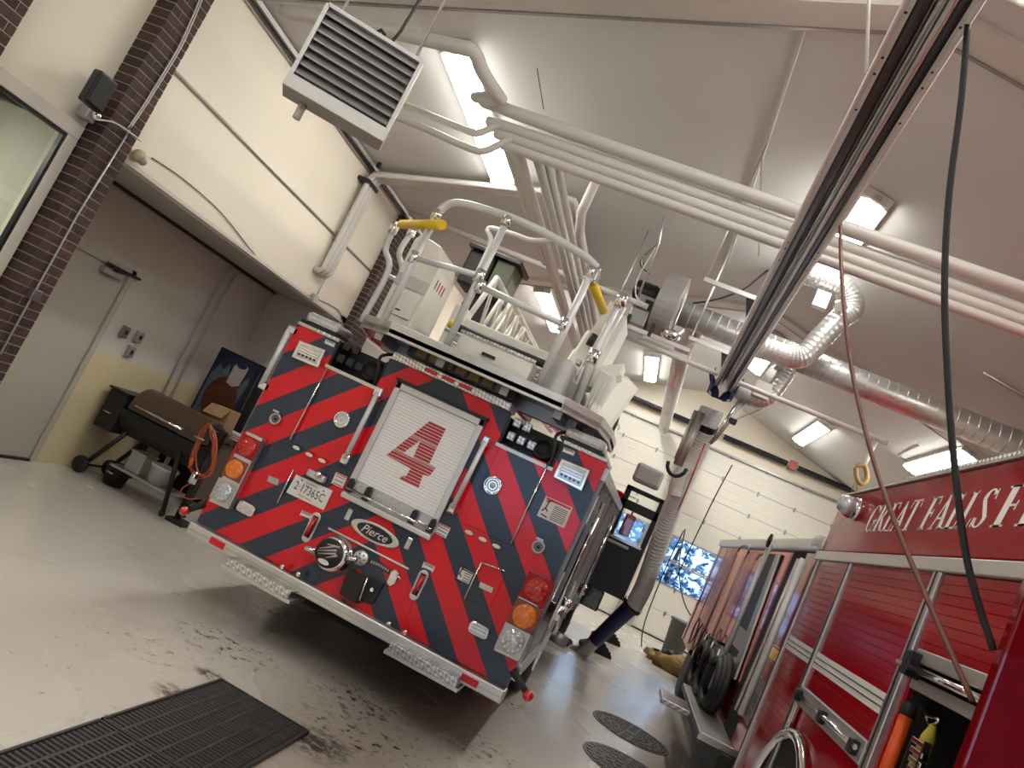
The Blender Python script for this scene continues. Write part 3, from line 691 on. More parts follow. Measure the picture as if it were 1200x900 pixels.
# intake cap, gauge, curved nameplate, receptacle
c = T(394, 649, 0)
cap = MB().lathe(c, (0, -1, 0), [(.125, 0), (.125, .025), (.108, .03), (.108, .05), (.118, .06), (.118, .085), (.110, .095), (.100, .10)], 32).build('intake_cap', m_chrome, truck)
MB().lathe((c.x-.01, TY-.09, c.z), (0, -1, 0), [(.100, 0), (.100, .012), (.001, .014)], 32).build('cap_face', m_ink, cap)
for k, (a, b_) in enumerate((((-.07, -.01), (.03, .05)), ((-.075, -.028), (.05, .03)), ((-.06, -.042), (.055, .008)), ((-.03, .04), (.06, .055)), ((.0, -.045), (.07, .0)))):
    MB().tube([(c.x-.02+a[0], TY-.106, c.z+a[1]+.01), (c.x-.02+b_[0], TY-.106, c.z+b_[1]+.01)], [.004, .009], 6).build('emblem_stroke', m_plabel, cap)
MB().prism(ell(Vector((c.x-.02, 0, c.z-.066)), .042, .017, TY-.104), (0, -.004, 0)).build('emblem_oval', m_paper, cap)
for s_ in (-1, 1): MB().tube([(c.x+s_*.11, TY-.09, c.z+s_*.03), (c.x+s_*.185, TY-.10, c.z+s_*.045)], [.022, .016], 8).build('cap_lug', m_chrome, cap)
c = T(424, 654, 0); gg = MB().lathe(c, (0, -1, 0), [(.055, 0), (.055, .02), (.048, .03), (.001, .034)], 24).build('drain_cap', m_alu, truck)
hb = MB()
for k in range(7):
    a = k*1.047; rr = 0 if k == 6 else .03; hb.disc((c.x+rr*math.cos(a), TY-.031, c.z+rr*math.sin(a)), (0, -1, 0), .006, .004, 6)
hb.build('hole_marks', m_dark, gg)
c = T(445, 664, 0); nm_ = MB().prism([(c.x-.085, TY-.001, c.z-.02), (c.x-.085, TY-.001, c.z+.015), (c.x, TY-.001, c.z+.032), (c.x+.085, TY-.001, c.z+.015), (c.x+.085, TY-.001, c.z-.02), (c.x, TY-.001, c.z-.002-.008)], (0, -.004, 0)).build('curved_nameplate', m_ink, truck)
for k in range(8):
    x = -.065+k*.0186; MB().box(c.x+x-.006, c.x+x+.006, TY-.0062, TY-.005, c.z+.003-.09*abs(x)-.002, c.z+.018-.09*abs(x)).build('raised_letter', m_alud, nm_)
rc = MB().prism([T(412, 667, 0), T(432, 677, 0), T(421, 707, 0), T(401, 695, 0)], (0, -.07, 0)).build('receptacle_box', m_matte, truck, bevel=.006)
P = [T(x, y, .0) for x, y in ((430, 676), (451, 684), (438, 708), (420, 703))]
MB().prism(P, (0, -.03, 0)).build('receptacle_cover', m_black, rc, bevel=.004)
MB().tube([T(431, 676, .075), T(421, 703, .075)], .006, 6).build('hinge_pin', m_chrome, rc)
c = T(436, 691, .04); MB().disc(c, (0, -1, 0), .014, .01, 10).build('socket', m_chrome, rc)
c = T(462, 677, 0); o = MB().prism([(c.x-.03, TY, c.z-.05), (c.x-.035, TY, c.z+.03), (c.x-.01, TY, c.z+.06), (c.x+.03, TY, c.z+.04), (c.x+.03, TY, c.z-.03), (c.x+.01, TY, c.z-.06)], (0, -.03, 0)).build('air_coupling', m_chrome, truck, bevel=.008)
MB().tube([(c.x+.02, TY-.03, c.z+.03), (c.x+.05, TY-.05, c.z+.02)], .008, 6).build('coupling_lever', m_chrome, o)
# shutter with the number
sx0, sx1 = T(436, 511).x, T(540, 559).x
sz1, sz0 = T(467, 447).z, T(404, 576).z
sh_ = root('roller_shutter', (0, 0, 0)); sh_.parent = truck; sh_.location = -Vector(truck['_o'])
fr = MB(); fw_ = .045
fr.box(sx0, sx0+fw_, TY-.03, TY, sz0, sz1); fr.box(sx1-fw_, sx1, TY-.03, TY, sz0, sz1); fr.box(sx0, sx1, TY-.03, TY, sz1-.05, sz1)
fr.build('shutter_frame', m_alu, sh_, bevel=.005)
MB().box(sx0-.01, sx1+.01, TY-.045, TY, sz1, sz1+.022).build('drip_edge', m_black, sh_)
MB().box(sx0, sx1, TY-.05, TY, sz0-.035, sz0).build('sill', m_alu, sh_, bevel=.004)
ns = 31; zt, zb = sz1-.05, sz0+.11; sh = (zt-zb)/ns
four = [(504, 494), (523, 503), (503.3, 544.4), (511.7, 548.4), (503.3, 558.7), (496.5, 556), (491, 572.5), (468.5, 561.5), (472.5, 557), (476, 558.5), (482, 549), (453, 534)]
hole = [(493.6, 516), (484.7, 537), (473, 531.5)]
F4 = [(T(*p).x, T(*p).z) for p in four]; H4 = [(T(*p).x, T(*p).z) for p in hole]
def xs(poly, z):
    r = []
    for i in range(len(poly)):
        a, b_ = poly[i], poly[(i+1) % len(poly)]
        if (a[1] > z) != (b_[1] > z): r.append(a[0]+(b_[0]-a[0])*(z-a[1])/(b_[1]-a[1]))
    return r
num = MB()
proto = None
for k in range(ns):
    z = zb+k*sh
    if proto is None:
        proto = MB().prism([(sx0+fw_, TY-.010, z), (sx0+fw_, TY-.014, z+sh*.10), (sx0+fw_, TY-.014, z+sh*.88), (sx0+fw_, TY-.010, z+sh*.98)], (sx1-sx0-2*fw_, 0, 0)).build('slat', m_slat, sh_)
    else:
        c_ = proto.copy(); scn.collection.objects.link(c_); c_.location = (0, 0, k*sh)
    za, z2 = z+sh*.12, z+sh*.86; st_ = 4
    for q in range(st_):
        a, b_ = za+(z2-za)*q/st_, za+(z2-za)*(q+1)/st_
        A = sorted(xs(F4, a)+xs(H4, a)); B = sorted(xs(F4, b_)+xs(H4, b_))
        if len(A) == len(B) and len(A) % 2 == 0:
            for i in range(0, len(A), 2): num.prism([(A[i], TY-.0142, a), (A[i+1], TY-.0142, a), (B[i+1], TY-.0142, b_), (B[i], TY-.0142, b_)], (0, -.001, 0))
num.build('number_four', m_redb, sh_)
MB().box(sx0+fw_, sx1-fw_, TY-.012, TY-.002, sz0, zb).build('bottom_rail', m_clr, sh_)
MB().tube([(sx0+.02, TY-.055, sz0+.035), (sx1-.02, TY-.055, sz0+.035)], .012, 10).build('lift_bar', m_chrome, sh_)
for f_ in (.04, .24, .76, .96):
    x = sx0+(sx1-sx0)*f_
    MB().prism([(x-.022, TY-.012, sz0+.01), (x+.022, TY-.012, sz0+.01), (x+.022, TY-.012, sz0+.085), (x+.008, TY-.012, sz0+.115), (x-.018, TY-.012, sz0+.1)], (0, -.05, 0)).build('latch_block', m_black, sh_, bevel=.005)
# grab rails
def grab(a, b_, d, r=.018):
    A, B = T(*a, d), T(*b_, d); o = MB().tube([A, B], r, 12).build('grab_rail', m_rail, truck)
    for q, s_ in ((A, 1), (B, -1)):
        MB().box(q.x-.028, q.x+.028, q.y-.01, TY, q.z-.035, q.z+.035).build('rail_bracket', m_chrome, o, bevel=.01)
    return o
grab((443, 459), (404, 538), .07); grab((569, 517), (530, 596), .07)
A, B = at(340, 386, Y=TY+.02), at(307, 451, Y=TY+.02)
o = MB().tube([A, B], .024, 12).build('grab_rail', m_rail, truck)
for q in (A, B): MB().box(q.x-.02, TL+.03, q.y-.02, q.y+.03, q.z-.03, q.z+.03).build('rail_bracket', m_chrome, o, bevel=.01)
# bumper, reflectors, folding steps
bz1 = T(400, 705).z
box('bumper', (TL-.01, TR_+.01, TY-.065, TY+.05, .455, .545), m_alu, truck, bevel=.012)
box('bumper_groove', (TL, TR_, TY-.068, TY-.060, .490, .498), m_alud, truck)
for p in ((260, 626), (556, 785)):
    c = at(*p, Y=TY-.065); MB().box(c.x-.06, c.x+.06, TY-.072, TY-.062, .475, .52).build('reflector', m_redt, truck)
for p in ((331, 664), (350, 673), (456, 731), (475, 741)):
    c = at(*p, Y=TY-.065); MB().lathe(c, (0, -1, 0), [(.018, 0), (.018, .008), (.010, .014), (.001, .014)], 10).build('bolt', m_chrome, truck)
for a, b_ in (((268, 652), (342, 693)), ((459, 752), (538, 796))):
    A, B = at(*a, Y=TY-.16), at(*b_, Y=TY-.16)
    o = MB().box(A.x, B.x, TY-.17, TY+.06, A.z-.06, A.z+.0).build('folding_step', m_plate, truck, bevel=.006)
    MB().box(A.x-.02, B.x+.02, TY-.16, TY+.1, A.z-.085, A.z-.06).build('step_lip', m_alu, o)
    for x in (A.x+.06, B.x-.06): MB().box(x-.02, x+.02, TY+.0, TY+.08, A.z, .46).build('step_hanger', m_black, o)
A = at(207, 650, Y=TY); 
# rubber arms with red marker balls
for base, ball in (((240, 590), (217, 599)), ((601, 786), (619, 815))):
    a = T(*base, 0); b_ = at(*ball, Y=TY-.05)
    o = MB().tube([a, b_], [.028, .02], 8).build('marker_arm', m_rubber, truck)
    MB().lathe(b_+Vector((0, .01, 0)), (0, -1, 0), [(.034, 0), (.034, .03), (.026, .045), (.001, .05)], 16).build('marker_lens', m_redl, o)
# top corners: trim and strobes
for x0, x1, sx in ((TL, na, 1), (nd, TR_, -1)):
    MB().box(x0, x1, TY-.012, TY+.5, 2.135, 2.16).build('corner_plate', m_alu, truck, bevel=.004)
    xc = TL+.17 if sx == 1 else TR_-.20
    o = MB().box(xc-.16, xc+.16, TY+.0, TY+.3, 2.16, 2.185).build('strobe_base', m_black, truck)
    MB().box(xc-.145, xc+.145, TY+.0, TY+.28, 2.185, 2.265).build('strobe_dome', m_clr, o, bevel=.03)
    for k in range(4):
        x = (na-.04-.045*k) if sx == 1 else (nd+.04+.05*k)
        MB().disc((x, TY-.012, 2.15), (0, -1, 0), .012, .01, 8).build('bolt', m_chrome, truck)
# tread plate and traffic director under the platform
A, B = T(452, 411), T(598, 484)
tp = MB().box(nb_+.02, nc-.02, TY-.03, TY+.2, zc, zc+.055).build('tread_strip', m_plate, truck, bevel=.004)
for f_ in (.34, .48, .62): 
    x = nb_+(nc-nb_)*f_; MB().box(x-.05, x+.05, TY-.038, TY-.029, zc+.015, zc+.042).build('marker_lamp', m_redl, tp, bevel=.004)
lz = zc+.075
tb = MB().box(nb_+.10, nc-.02, TY-.02, TY+.1, lz, lz+.10).build('traffic_director', m_black, truck, bevel=.01)
m_dimamber = mat('unlit_amber_lens', (.17, .10, .02), .3, coat=.5, var=.3, scale=40)
for k in range(7):
    x = nb_+.17+k*(nc-nb_-.24)/7; MB().box(x, x+(nc-nb_-.24)/7-.025, TY-.030, TY-.018, lz+.018, lz+.082).build('amber_lens', m_dimamber, tb, bevel=.004)
cb2 = MB().tube([(nb_+.08, TY-.06, lz+.13), (nc-.0, TY-.06, lz+.13)], .015, 8).build('lamp_guard_rail', m_rail, truck)
x = (nb_+nc)/2+.07; MB().box(x-.055, x+.055, TY-.08, TY-.04, lz+.09, lz+.16).build('rail_clamp', m_paper, cb2, bevel=.012)
# right side of the truck: shutters, trims, rails
for k, (y0_, y1_) in enumerate(((5.2, 6.1), (6.2, 7.0), (8.3, 9.3), (9.4, 10.4))):
    o = MB().box(TR_-.03, TR_-.0, y0_, y1_, .95 if k < 2 else .7, 2.0).build('side_shutter', m_dglass, truck)
    for yy in (y0_, y1_): MB().box(TR_-.03, TR_+.025, yy-.02, yy+.02, .7, 2.05).build('side_frame', m_galvd, o, bevel=.004)
for k in range(2):
    y = 5.55+k*3.0; o = MB().tube([(TR_+.06, y, .95), (TR_+.06, y, 1.9)], .016, 8).build('side_grab_rail', m_chrome, truck)
MB().box(TR_-.02, TR_+.03, 5.15, 10.4, 2.02, 2.10).build('side_trim', m_alu, truck)
MB().box(TR_-.02, TR_+.03, 5.15, 6.9, .60, .72).build('rub_rail', m_alu, truck)
MB().box(TR_-.02, TR_+.02, 5.15, 6.9, .72, .90).build('side_reflective_panel', m_alud, truck)
for y in (5.9, 6.6, 8.7): MB().lathe((TR_+.0, y, 1.02), (1, 0, 0), [(.06, 0), (.06, .08), (.045, .10), (.001, .1)], 16).build('side_outlet', m_chrome, truck)
fnd = MB(); pts = [(TR_-.02+.0, 7.6+.62*math.cos(t*math.pi/12), .52+.62*math.sin(t*math.pi/12)) for t in range(13)]
fnd.tube(pts, .035, 8); fnd.build('fender_trim', m_chrome, truck)
MB().tube([(TR_-.1, 9.3, .35), (TR_+.12, 9.3, .33)], .07, 14).build('exhaust_tailpipe', m_alud, truck)
# open crew door
DY = 10.5
def D(x, y, d=0): return at(x, y, Y=DY-d)
do = MB()
x0, x1 = D(736, 567).x, D(782, 584).x; z1 = D(736, 567).z; z0 = D(705, 692).z
wz1, wz0 = D(738, 598).z, D(721, 628).z; uz1, uz0 = D(741, 575).z, D(738, 586).z
wx0, wx1 = x0+.08, x1-.07
for a in ((x0, x1, z0, wz0), (x0, x1, wz1, uz0), (x0, x1, uz1, z1), (x0, wx0, wz0, z1), (wx1, x1, wz0, z1)): do.box(a[0], a[1], DY, DY+.07, a[2], a[3])
dr3 = do.build('crew_door', m_black, truck, bevel=.008)
MB().box(wx0, wx1, DY+.03, DY+.035, wz0, wz1).build('pane', m_glass, dr3); MB().box(wx0, wx1, DY+.03, DY+.035, uz0, uz1).build('pane', m_glass, dr3)
MB().box(x0+.05, x1-.2, DY-.03, DY, wz0-.10, wz0-.06).build('inner_handle', m_alud, dr3, bevel=.008)
MB().box(wx0-.02, wx1+.02, DY-.012, DY, wz0-.03, wz0).build('window_trim', m_clr, dr3)
MB().box(x0-.04, x0+.3, DY-.02, DY+.05, z0-.28, z0).build('door_step_skin', m_dglass, dr3, bevel=.02)
mr = MB().box(-.27, -.12, DY+.45, DY+.60, wz0+.04, wz1-.03).build('side_mirror', m_redd, truck, bevel=.03)
MB().tube([(TR_, DY+.5, wz1+.2), (-.2, DY+.5, wz1+.2), (-.2, DY+.5, wz1-.05)], .015, 8).build('mirror_arm', m_chrome, mr)
MB().box(-.37, -.0, DY-.5, DY-.2, z1+.05, z1+.30).build('cab_roof_fairing', m_alud, truck, bevel=.04)

# ---------------- aerial platform
bk = root('aerial_platform', (0, 0, 0)); bk.parent = truck; bk.location = -Vector(truck['_o'])
pz = 2.36
tray = [(-2.60, 5.75), (-2.42, 5.12), (-2.12, 4.92), (-.78, 4.92), (-.52, 5.10), (-.46, 5.6), (-.46, 6.25), (-2.60, 6.25)]
MB().prism([(x, y, pz-.03) for x, y in tray], (0, 0, .03)).build('platform_floor', m_alud, bk)
for i in range(len(tray)):
    a = Vector((*tray[i], 0)); b_ = Vector((*tray[(i+1) % len(tray)], 0)); d = (b_-a).normalized(); n_ = Vector((d.y, -d.x, 0))
    MB().prism([a+Vector((0, 0, pz-.05)), b_+Vector((0, 0, pz-.05)), b_+Vector((0, 0, pz+.05)), a+Vector((0, 0, pz+.05))], n_*-.02).build('kick_plate', m_alu, bk, bevel=.003)
ub = MB()
for x in (-2.2, -1.7, -1.2, -.8): ub.box(x-.03, x+.03, 5.0, 6.2, pz-.10, pz-.03)
ub.box(-2.3, -.7, 5.35, 5.45, pz-.12, pz-.03); ub.build('floor_beams', m_galvd, bk)
R5 = lambda x, y, Y=5.0: at(x, y, Y=Y)
PA0, PA1 = Vector((-2.22, 5.0, pz)), Vector((-2.215, 5.0, 3.28))
PB0, PB1 = Vector((-1.70, 4.96, pz)), Vector((-1.70, 4.96, 3.41))
PC0, PC1 = Vector((-1.0, 5.0, pz)), Vector((-1.0, 5.0, 3.30))
for a, b_ in ((PA0, PA1), (PB0, PB1), (PC0, PC1)):
    p = MB().tube([a, b_], .027, 12).build('post', m_rail, bk)
    MB().tube([b_-Vector((0, 0, .05)), b_+Vector((0, 0, .02))], .036, 12).build('post_clamp', m_chrome, bk)
tr = smooth_path([PA1, (-2.17, 5.0, 3.37), (-2.05, 4.99, 3.415), (-1.71, 4.97, 3.435), (-1.41, 4.97, 3.42), (-1.10, 4.99, 3.375), PC1+Vector((.02, 0, .03))], 6)
MB().tube(tr, .029, 12).build('top_rail', m_rail, bk)
ma, mb_ = at(485, 302, Y=5), at(562, 323, Y=4.96); mc, md_ = at(562, 335, Y=4.96), at(661, 381, Y=5)
MB().tube([ma, mb_], .022, 10).build('mid_rail', m_rail, bk); MB().tube([mc, md_], .024, 10).build('mid_rail', m_rail, bk)
for q in (ma, mb_, mc, md_): MB().tube([q-Vector((0, 0, .045)), q+Vector((0, 0, .045))], .035, 10).build('rail_clamp', m_chrome, bk)
# left gate with kinked posts and the yellow bar
gl = [[at(*p, Y=5.6) for p in ((423, 377), (455, 317), (452, 292), (462, 268))], [at(*p, Y=5.9) for p in ((440, 385), (470, 322), (468, 296), (483, 272))]]
for g_ in gl:
    MB().tube(smooth_path(g_, 5), .025, 10).build('gate_post', m_rail, bk)
    MB().tube([g_[-1]-Vector((0, 0, .05)), g_[-1]+Vector((0, 0, .05))], .038, 10).build('gate_clamp', m_chrome, bk)
MB().tube([at(452, 322, Y=5.6), at(470, 330, Y=5.9)], .02, 8).build('gate_cross_rail', m_rail, bk)
a, b_ = at(470, 263, Y=5.55), at(518, 263.5, Y=4.75)
MB().tube([a, b_], .036, 14).build('padded_bar', m_yel, bk)
a, b_ = at(694, 331, Y=5.05), at(707, 364, Y=5.5)
MB().tube([a, b_], .034, 14).build('padded_bar', m_yel, bk)
# rear left to front loop behind
lp = [at(*p, Y=6.2) for p in ((558, 323), (575, 285), (572, 268), (600, 274), (625, 282), (655, 280))]
MB().tube(smooth_path(lp, 5), .023, 10).build('front_rail', m_rail, bk)
# right gate
for pts, y in (([(668, 490), (695, 417), (727, 352)], 5.4), ([(676, 470), (704, 408), (731, 360)], 5.7)):
    MB().tube([at(*p, Y=y) for p in pts], [.034, .03, .022], 12).build('gate_post', m_rail, bk)
for p in ((728, 352), (695, 418)):
    q = at(*p, Y=5.4); MB().tube([q-Vector((0, 0, .05)), q+Vector((0, 0, .05))], .042, 12).build('gate_clamp', m_chrome, bk)
a = at(694, 322, Y=5.03); MB().box(a.x-.05, a.x+.05, 4.97, 5.09, a.z-.06, a.z+.05).build('gate_latch', m_chrome, bk, bevel=.015)
# control cabinet
cx0, cx1 = -2.55, -2.27
cabp = [(cx0-.02, 2.37), (cx1, 2.37), (cx1, 3.05), (cx1-.06, 3.22), (cx0+.02, 3.26), (cx0-.02, 3.2)]
cab = MB().prism([(x, 5.62, z) for x, z in cabp], (0, .5, 0)).build('control_cabinet', m_white, bk, bevel=.008)
MB().box(cx0-.01, cx1-.01, 5.605, 5.625, 2.80, 2.90).build('grey_band', m_alud, cab)
MB().box(cx0+.03, cx1-.03, 5.60, 5.625, 2.56, 2.78).build('hatch', m_white, cab, bevel=.006)
MB().box(cx0+.11, cx1-.13, 5.592, 5.602, 2.60, 2.612).build('hatch_latch', m_black, cab)
MB().disc((cx0+.05, 5.62, 3.0), (0, -1, 0), .015, .01, 10).build('knob', m_black, cab)
for k in range(4): MB().box(cx1-.001, cx1+.004, 5.72+.07*k, 5.735+.07*k, 2.90, 2.98).build('cabinet_label', m_redb, cab)
# inner tool box and long case
tbx = MB().prism([(-1.66, 5.02, pz+.02), (-1.10, 5.02, pz+.02), (-1.10, 5.02, pz+.20), (-1.66, 5.02, pz+.20)], (0, .22, 0)).build('tool_box', m_white, bk, bevel=.008)
MB().box(-1.67, -1.09, 5.01, 5.03, pz+.19, pz+.21).build('perforated_edge', m_plate, tbx); MB().box(-1.46, -1.36, 5.005, 5.02, pz+.10, pz+.12).build('slot_handle', m_black, tbx)
MB().box(-1.02, -.86, 5.1, 5.4, pz+.02, pz+.32).build('outlet_box', m_alud, bk, bevel=.01)
MB().tube([(-1.95, 5.6, pz+.30), (-.95, 5.6, pz+.30)], .035, 10).build('hydraulic_hose', m_rubber, bk)
MB().tube([(-1.97, 5.6, pz+.30), (-1.90, 5.6, pz+.30)], .045, 10).build('hose_end', m_yel, bk)
MB().tube([(-1.95, 5.5, pz+.24), (-.95, 5.5, pz+.24)], .016, 8).build('steel_rod', m_rail, bk)
for k in range(5):
    MB().tube(smooth_path([(-1.9+.05*k, 5.5, pz+.18), (-1.6, 5.4, pz+.12-.012*k), (-1.3, 5.45, pz+.16), (-1.05, 5.5, pz+.10+.01*k)], 5), .011, 6).build('cable', m_black if k % 2 else m_rail, bk)
cb3 = MB().box(-2.0, -.9, 5.62, 5.75, pz+.02, pz+.12).build('cross_beam', m_white, bk, bevel=.01)
MB().box(-2.0, -.9, 5.70, 5.80, pz+.33, pz+.42).build('upper_cross_beam', m_white, bk, bevel=.01)
MB().box(-2.0, -1.9, 5.6, 5.8, pz, pz+.48).build('beam_end', m_white, bk, bevel=.01)
# ladder sections
ld = root('ladder', (0, 0, 0)); ld.parent = truck; ld.location = -Vector(truck['_o'])
def truss(x, y0_, y1_, z0_, z1_, r, n, mt=m_white):
    b = MB(); b.tube([(x, y0_, z0_), (x, y1_, z0_)], r*1.5, 8)
    b.tube([(x, y0_+.25, z1_), (x, y1_, z1_)], r, 8); b.tube([(x, y0_, z0_), (x, y0_+.25, z1_)], r, 8)
    b.build('ladder_rail', mt, ld)
    for k in range(n):
        ya = y0_+.25+(y1_-y0_-.25)*k/n; yb = y0_+.25+(y1_-y0_-.25)*(k+1)/n
        MB().tube([(x, ya, z1_), (x, (ya+yb)/2, z0_)], r*.7, 6).build('truss_strut', mt, ld)
        MB().tube([(x, (ya+yb)/2, z0_), (x, yb, z1_)], r*.7, 6).build('truss_strut', mt, ld)
truss(-1.98, 5.95, 12.5, 2.80, 3.30, .026, 15); truss(-.98, 5.95, 12.5, 2.80, 3.30, .026, 15)
truss(-1.86, 6.3, 12.8, 2.82, 3.24, .024, 16); truss(-1.10, 6.3, 12.8, 2.82, 3.24, .024, 16)
truss(-1.75, 6.7, 13.1, 2.82, 3.12, .022, 18); truss(-1.21, 6.7, 13.1, 2.82, 3.12, .022, 18)
for k in range(18): MB().tube([(-1.98, 6.05+k*.35, 2.82), (-.98, 6.05+k*.35, 2.82)], .016, 8).build('rung', m_alud, ld)
# right hand base structure of the ladder
for a in ((-.90, -.80, 5.5, 7.5, 2.36, 2.62), (-.80, -.52, 5.9, 8.0, 2.16, 2.34)): MB().box(*a).build('boom_side_plate', m_white, ld, bevel=.015)
MB().prism([(-.62, 5.35, 2.16), (-.50, 5.35, 2.16), (-.46, 6.1, 2.86), (-.58, 6.1, 2.92), (-.70, 5.8, 2.86)], (-.03, .0, 0)).build('side_fairing', m_white, ld, bevel=.005)
P = [at(*p, Y=5.6) for p in ((668, 512), (686, 518), (722, 443), (704, 432))]
MB().prism(P, (0, .9, 0)).build('fairing_panel', m_white, ld, bevel=.01)
for k in range(3):
    a = P[0].lerp(P[1], .25+.25*k); b_ = P[3].lerp(P[2], .25+.25*k); MB().tube([a-Vector((0, .01, 0)), b_-Vector((0, .01, 0))], .004, 6).build('fairing_rib', m_rail, ld)
P = [at(*p, Y=5.9) for p in ((663, 430), (716, 352), (722, 360), (676, 440))]
MB().prism(P, (0, .06, 0)).build('handrail_plate', m_white, ld, bevel=.006)
P = [at(*p, Y=5.9) for p in ((690, 425), (729, 368), (735, 372), (702, 436))]
MB().prism(P, (0, .5, 0)).build('handrail_plate', m_white, ld, bevel=.006)
P = [at(*p, Y=5.7) for p in ((680, 430), (733, 425), (728, 440), (700, 455), (672, 452))]
MB().prism(P, (0, .25, 0)).build('hinge_casting', m_white, ld, bevel=.02)
MB().tube([at(690, 405, Y=5.85), at(697, 392, Y=5.85)], .03, 8).build('actuator', m_black, ld)
for k in range(6):
    q = at(648+6*k, 470-9*k, Y=5.55); MB().box(q.x-.018, q.x+.018, 5.5, 5.6, q.z-.018, q.z+.018).build('pin_bracket', m_alud if k % 2 else m_matte, ld)
# dark column and hoses at the right top corner
for k in range(4):
    a = at(703+4*k, 505, Y=6.0+.2*k); b_ = at(716+2*k, 462, Y=6.0+.2*k)
    MB().tube(smooth_path([a, a.lerp(b_, .5)+Vector((.03, 0, 0)), b_], 4), .035, 8).build('side_hose', m_matte if k % 2 else m_galvd, truck)
q = at(727, 460, Y=6.2); o = MB().box(q.x-.09, q.x+.09, 6.15, 6.25, q.z-.045, q.z+.045).build('corner_lamp_bracket', m_alu, truck, bevel=.01)
MB().box(q.x-.07, q.x+.07, 6.14, 6.151, q.z-.03, q.z+.03).build('lamp_face', m_black, o)
# turret cabinet and monitor seen beyond the platform
q0, q1 = at(572, 335, Y=7.5), at(600, 318, Y=7.5)
q0, q1 = at(571, 330, Y=7.5), at(597, 318, Y=7.5)
tz = at(585, 303, Y=7.5).z
tc_ = MB().box(q0.x, q1.x+.05, 7.5, 7.9, tz-.42, tz).build('turret_cabinet', m_olive, truck, bevel=.02)
MB().box(q0.x-.35, q1.x+.10, 7.45, 7.95, tz, tz+.05).build('cabinet_lid', m_black, tc_, bevel=.01)
MB().box(q0.x-.33, q0.x-.02, 7.5, 7.9, tz-.40, tz).build('monitor_housing', m_matte, tc_, bevel=.03)
MB().box(q0.x-.1, q0.x+.15, 7.6, 7.8, 2.1, tz-.4).build('cabinet_post', m_black, tc_)

# ================================================================== OVERHEAD
def pipe(name, pts, r, mt, label, cat, group=None, n=12, sm=0):
    return tag(MB().tube(smooth_path(pts, sm) if sm else pts, r, n).build(name, mt), label, cat, group)
# wall/ceiling rails along the left eave
for k, (x, z, mt) in enumerate(((-4.42, 4.30, m_alud), (-4.36, 4.335, m_alud))):
    box('trim_%d' % (7+k), (x-.02, x+.02, 3.0, 10.5, z-.02, z+.02), mt, kind='structure')
box('trim_9', (-4.40, -4.385, 3.0, 10.5, 4.285, 4.30), m_black, kind='structure')
# four pipes crossing the bay
PY = 5.05; pc = at(720, 173, Y=PY); z0 = pc.z; GP = 'white painted pipes under the ceiling'
XP = at(590, 130, Y=PY).x
pb = [(0, .060), (.098, .044), (.170, .040), (.236, .036)]
pipe('water_pipe', [at(330, 14, Y=4.5), at(440, 34, Y=4.5), at(538, 55, Y=4.5), at(556, 62, Y=4.54), at(566, 85, Y=4.68)+Vector((0, 0, 0)), Vector((XP-.01, 4.93, z0+.01)), Vector((XP+.10, PY, z0)), Vector((2.0, PY, z0)), Vector((4.6, PY, z0))], .05, m_pipe, 'thickest white pipe, topmost of the bundle crossing the ceiling', 'pipe', GP, sm=5)
for (dz, r), lab, st in zip(pb[1:], ('second white pipe from the top in the bundle crossing the ceiling', 'third white pipe from the top in the bundle crossing the ceiling', 'lowest white pipe in the bundle crossing the ceiling'), (.05, .14, .22)):
    zz = z0-dz; yy = PY+.06
    pipe('water_pipe', [(XP+st, 14.5, zz), (XP+st, 7, zz), (XP+st, yy+.2, zz), (XP+st+.03, yy+.04, zz), (XP+st+.2, yy, zz), (2.0, yy, zz), (4.6, yy, zz)], r, m_pipe, lab, 'pipe', GP, sm=5)
for k, (px, zz, y1_, r, lab) in enumerate(((604, 4.12, 8.0, .042, 'short white pipe ending early, leftmost of the pipes running to the far wall'), (634, 4.10, 15.5, .040, 'white pipe running to the far wall, third from the left of the run'), (644, 4.15, 16, .034, 'white pipe running to the far wall, fourth from the left of the run'), (655, 4.08, 13.5, .030, 'thin white pipe running to the far wall, fifth from the left of the run'), (665, 4.14, 16.5, .046, 'white pipe on the right edge of the run to the far wall'))):
    x = at(px, 200, Z=zz).x
    pts = [(x, 5.25, zz), (x, y1_, zz)] if k < 4 else [(x, 6.6, zz+.12), (x, 6.8, zz), (x, y1_, zz)]
    if k == 4: pts = [(x+.02, 6.4, zz+.5), (x, 6.5, zz+.1), (x, 6.8, zz), (x, y1_, zz)]
    pipe('water_pipe', pts, r, m_pipe, lab, 'pipe', GP)
for k, (pp, lab) in enumerate((([(430, 107), (480, 126), (545, 152), (560, 156), (576, 150), (592, 146)], 'upper of two white branch pipes beside the nearest strip light'), ([(440, 128), (490, 147), (548, 173), (566, 177), (582, 171), (600, 163)], 'lower of two white branch pipes beside the nearest strip light'))):
    pipe('branch_pipe', [at(x, y, Y=5.1) for x, y in pp], .028, m_pipe, lab, 'pipe', GP, sm=4)
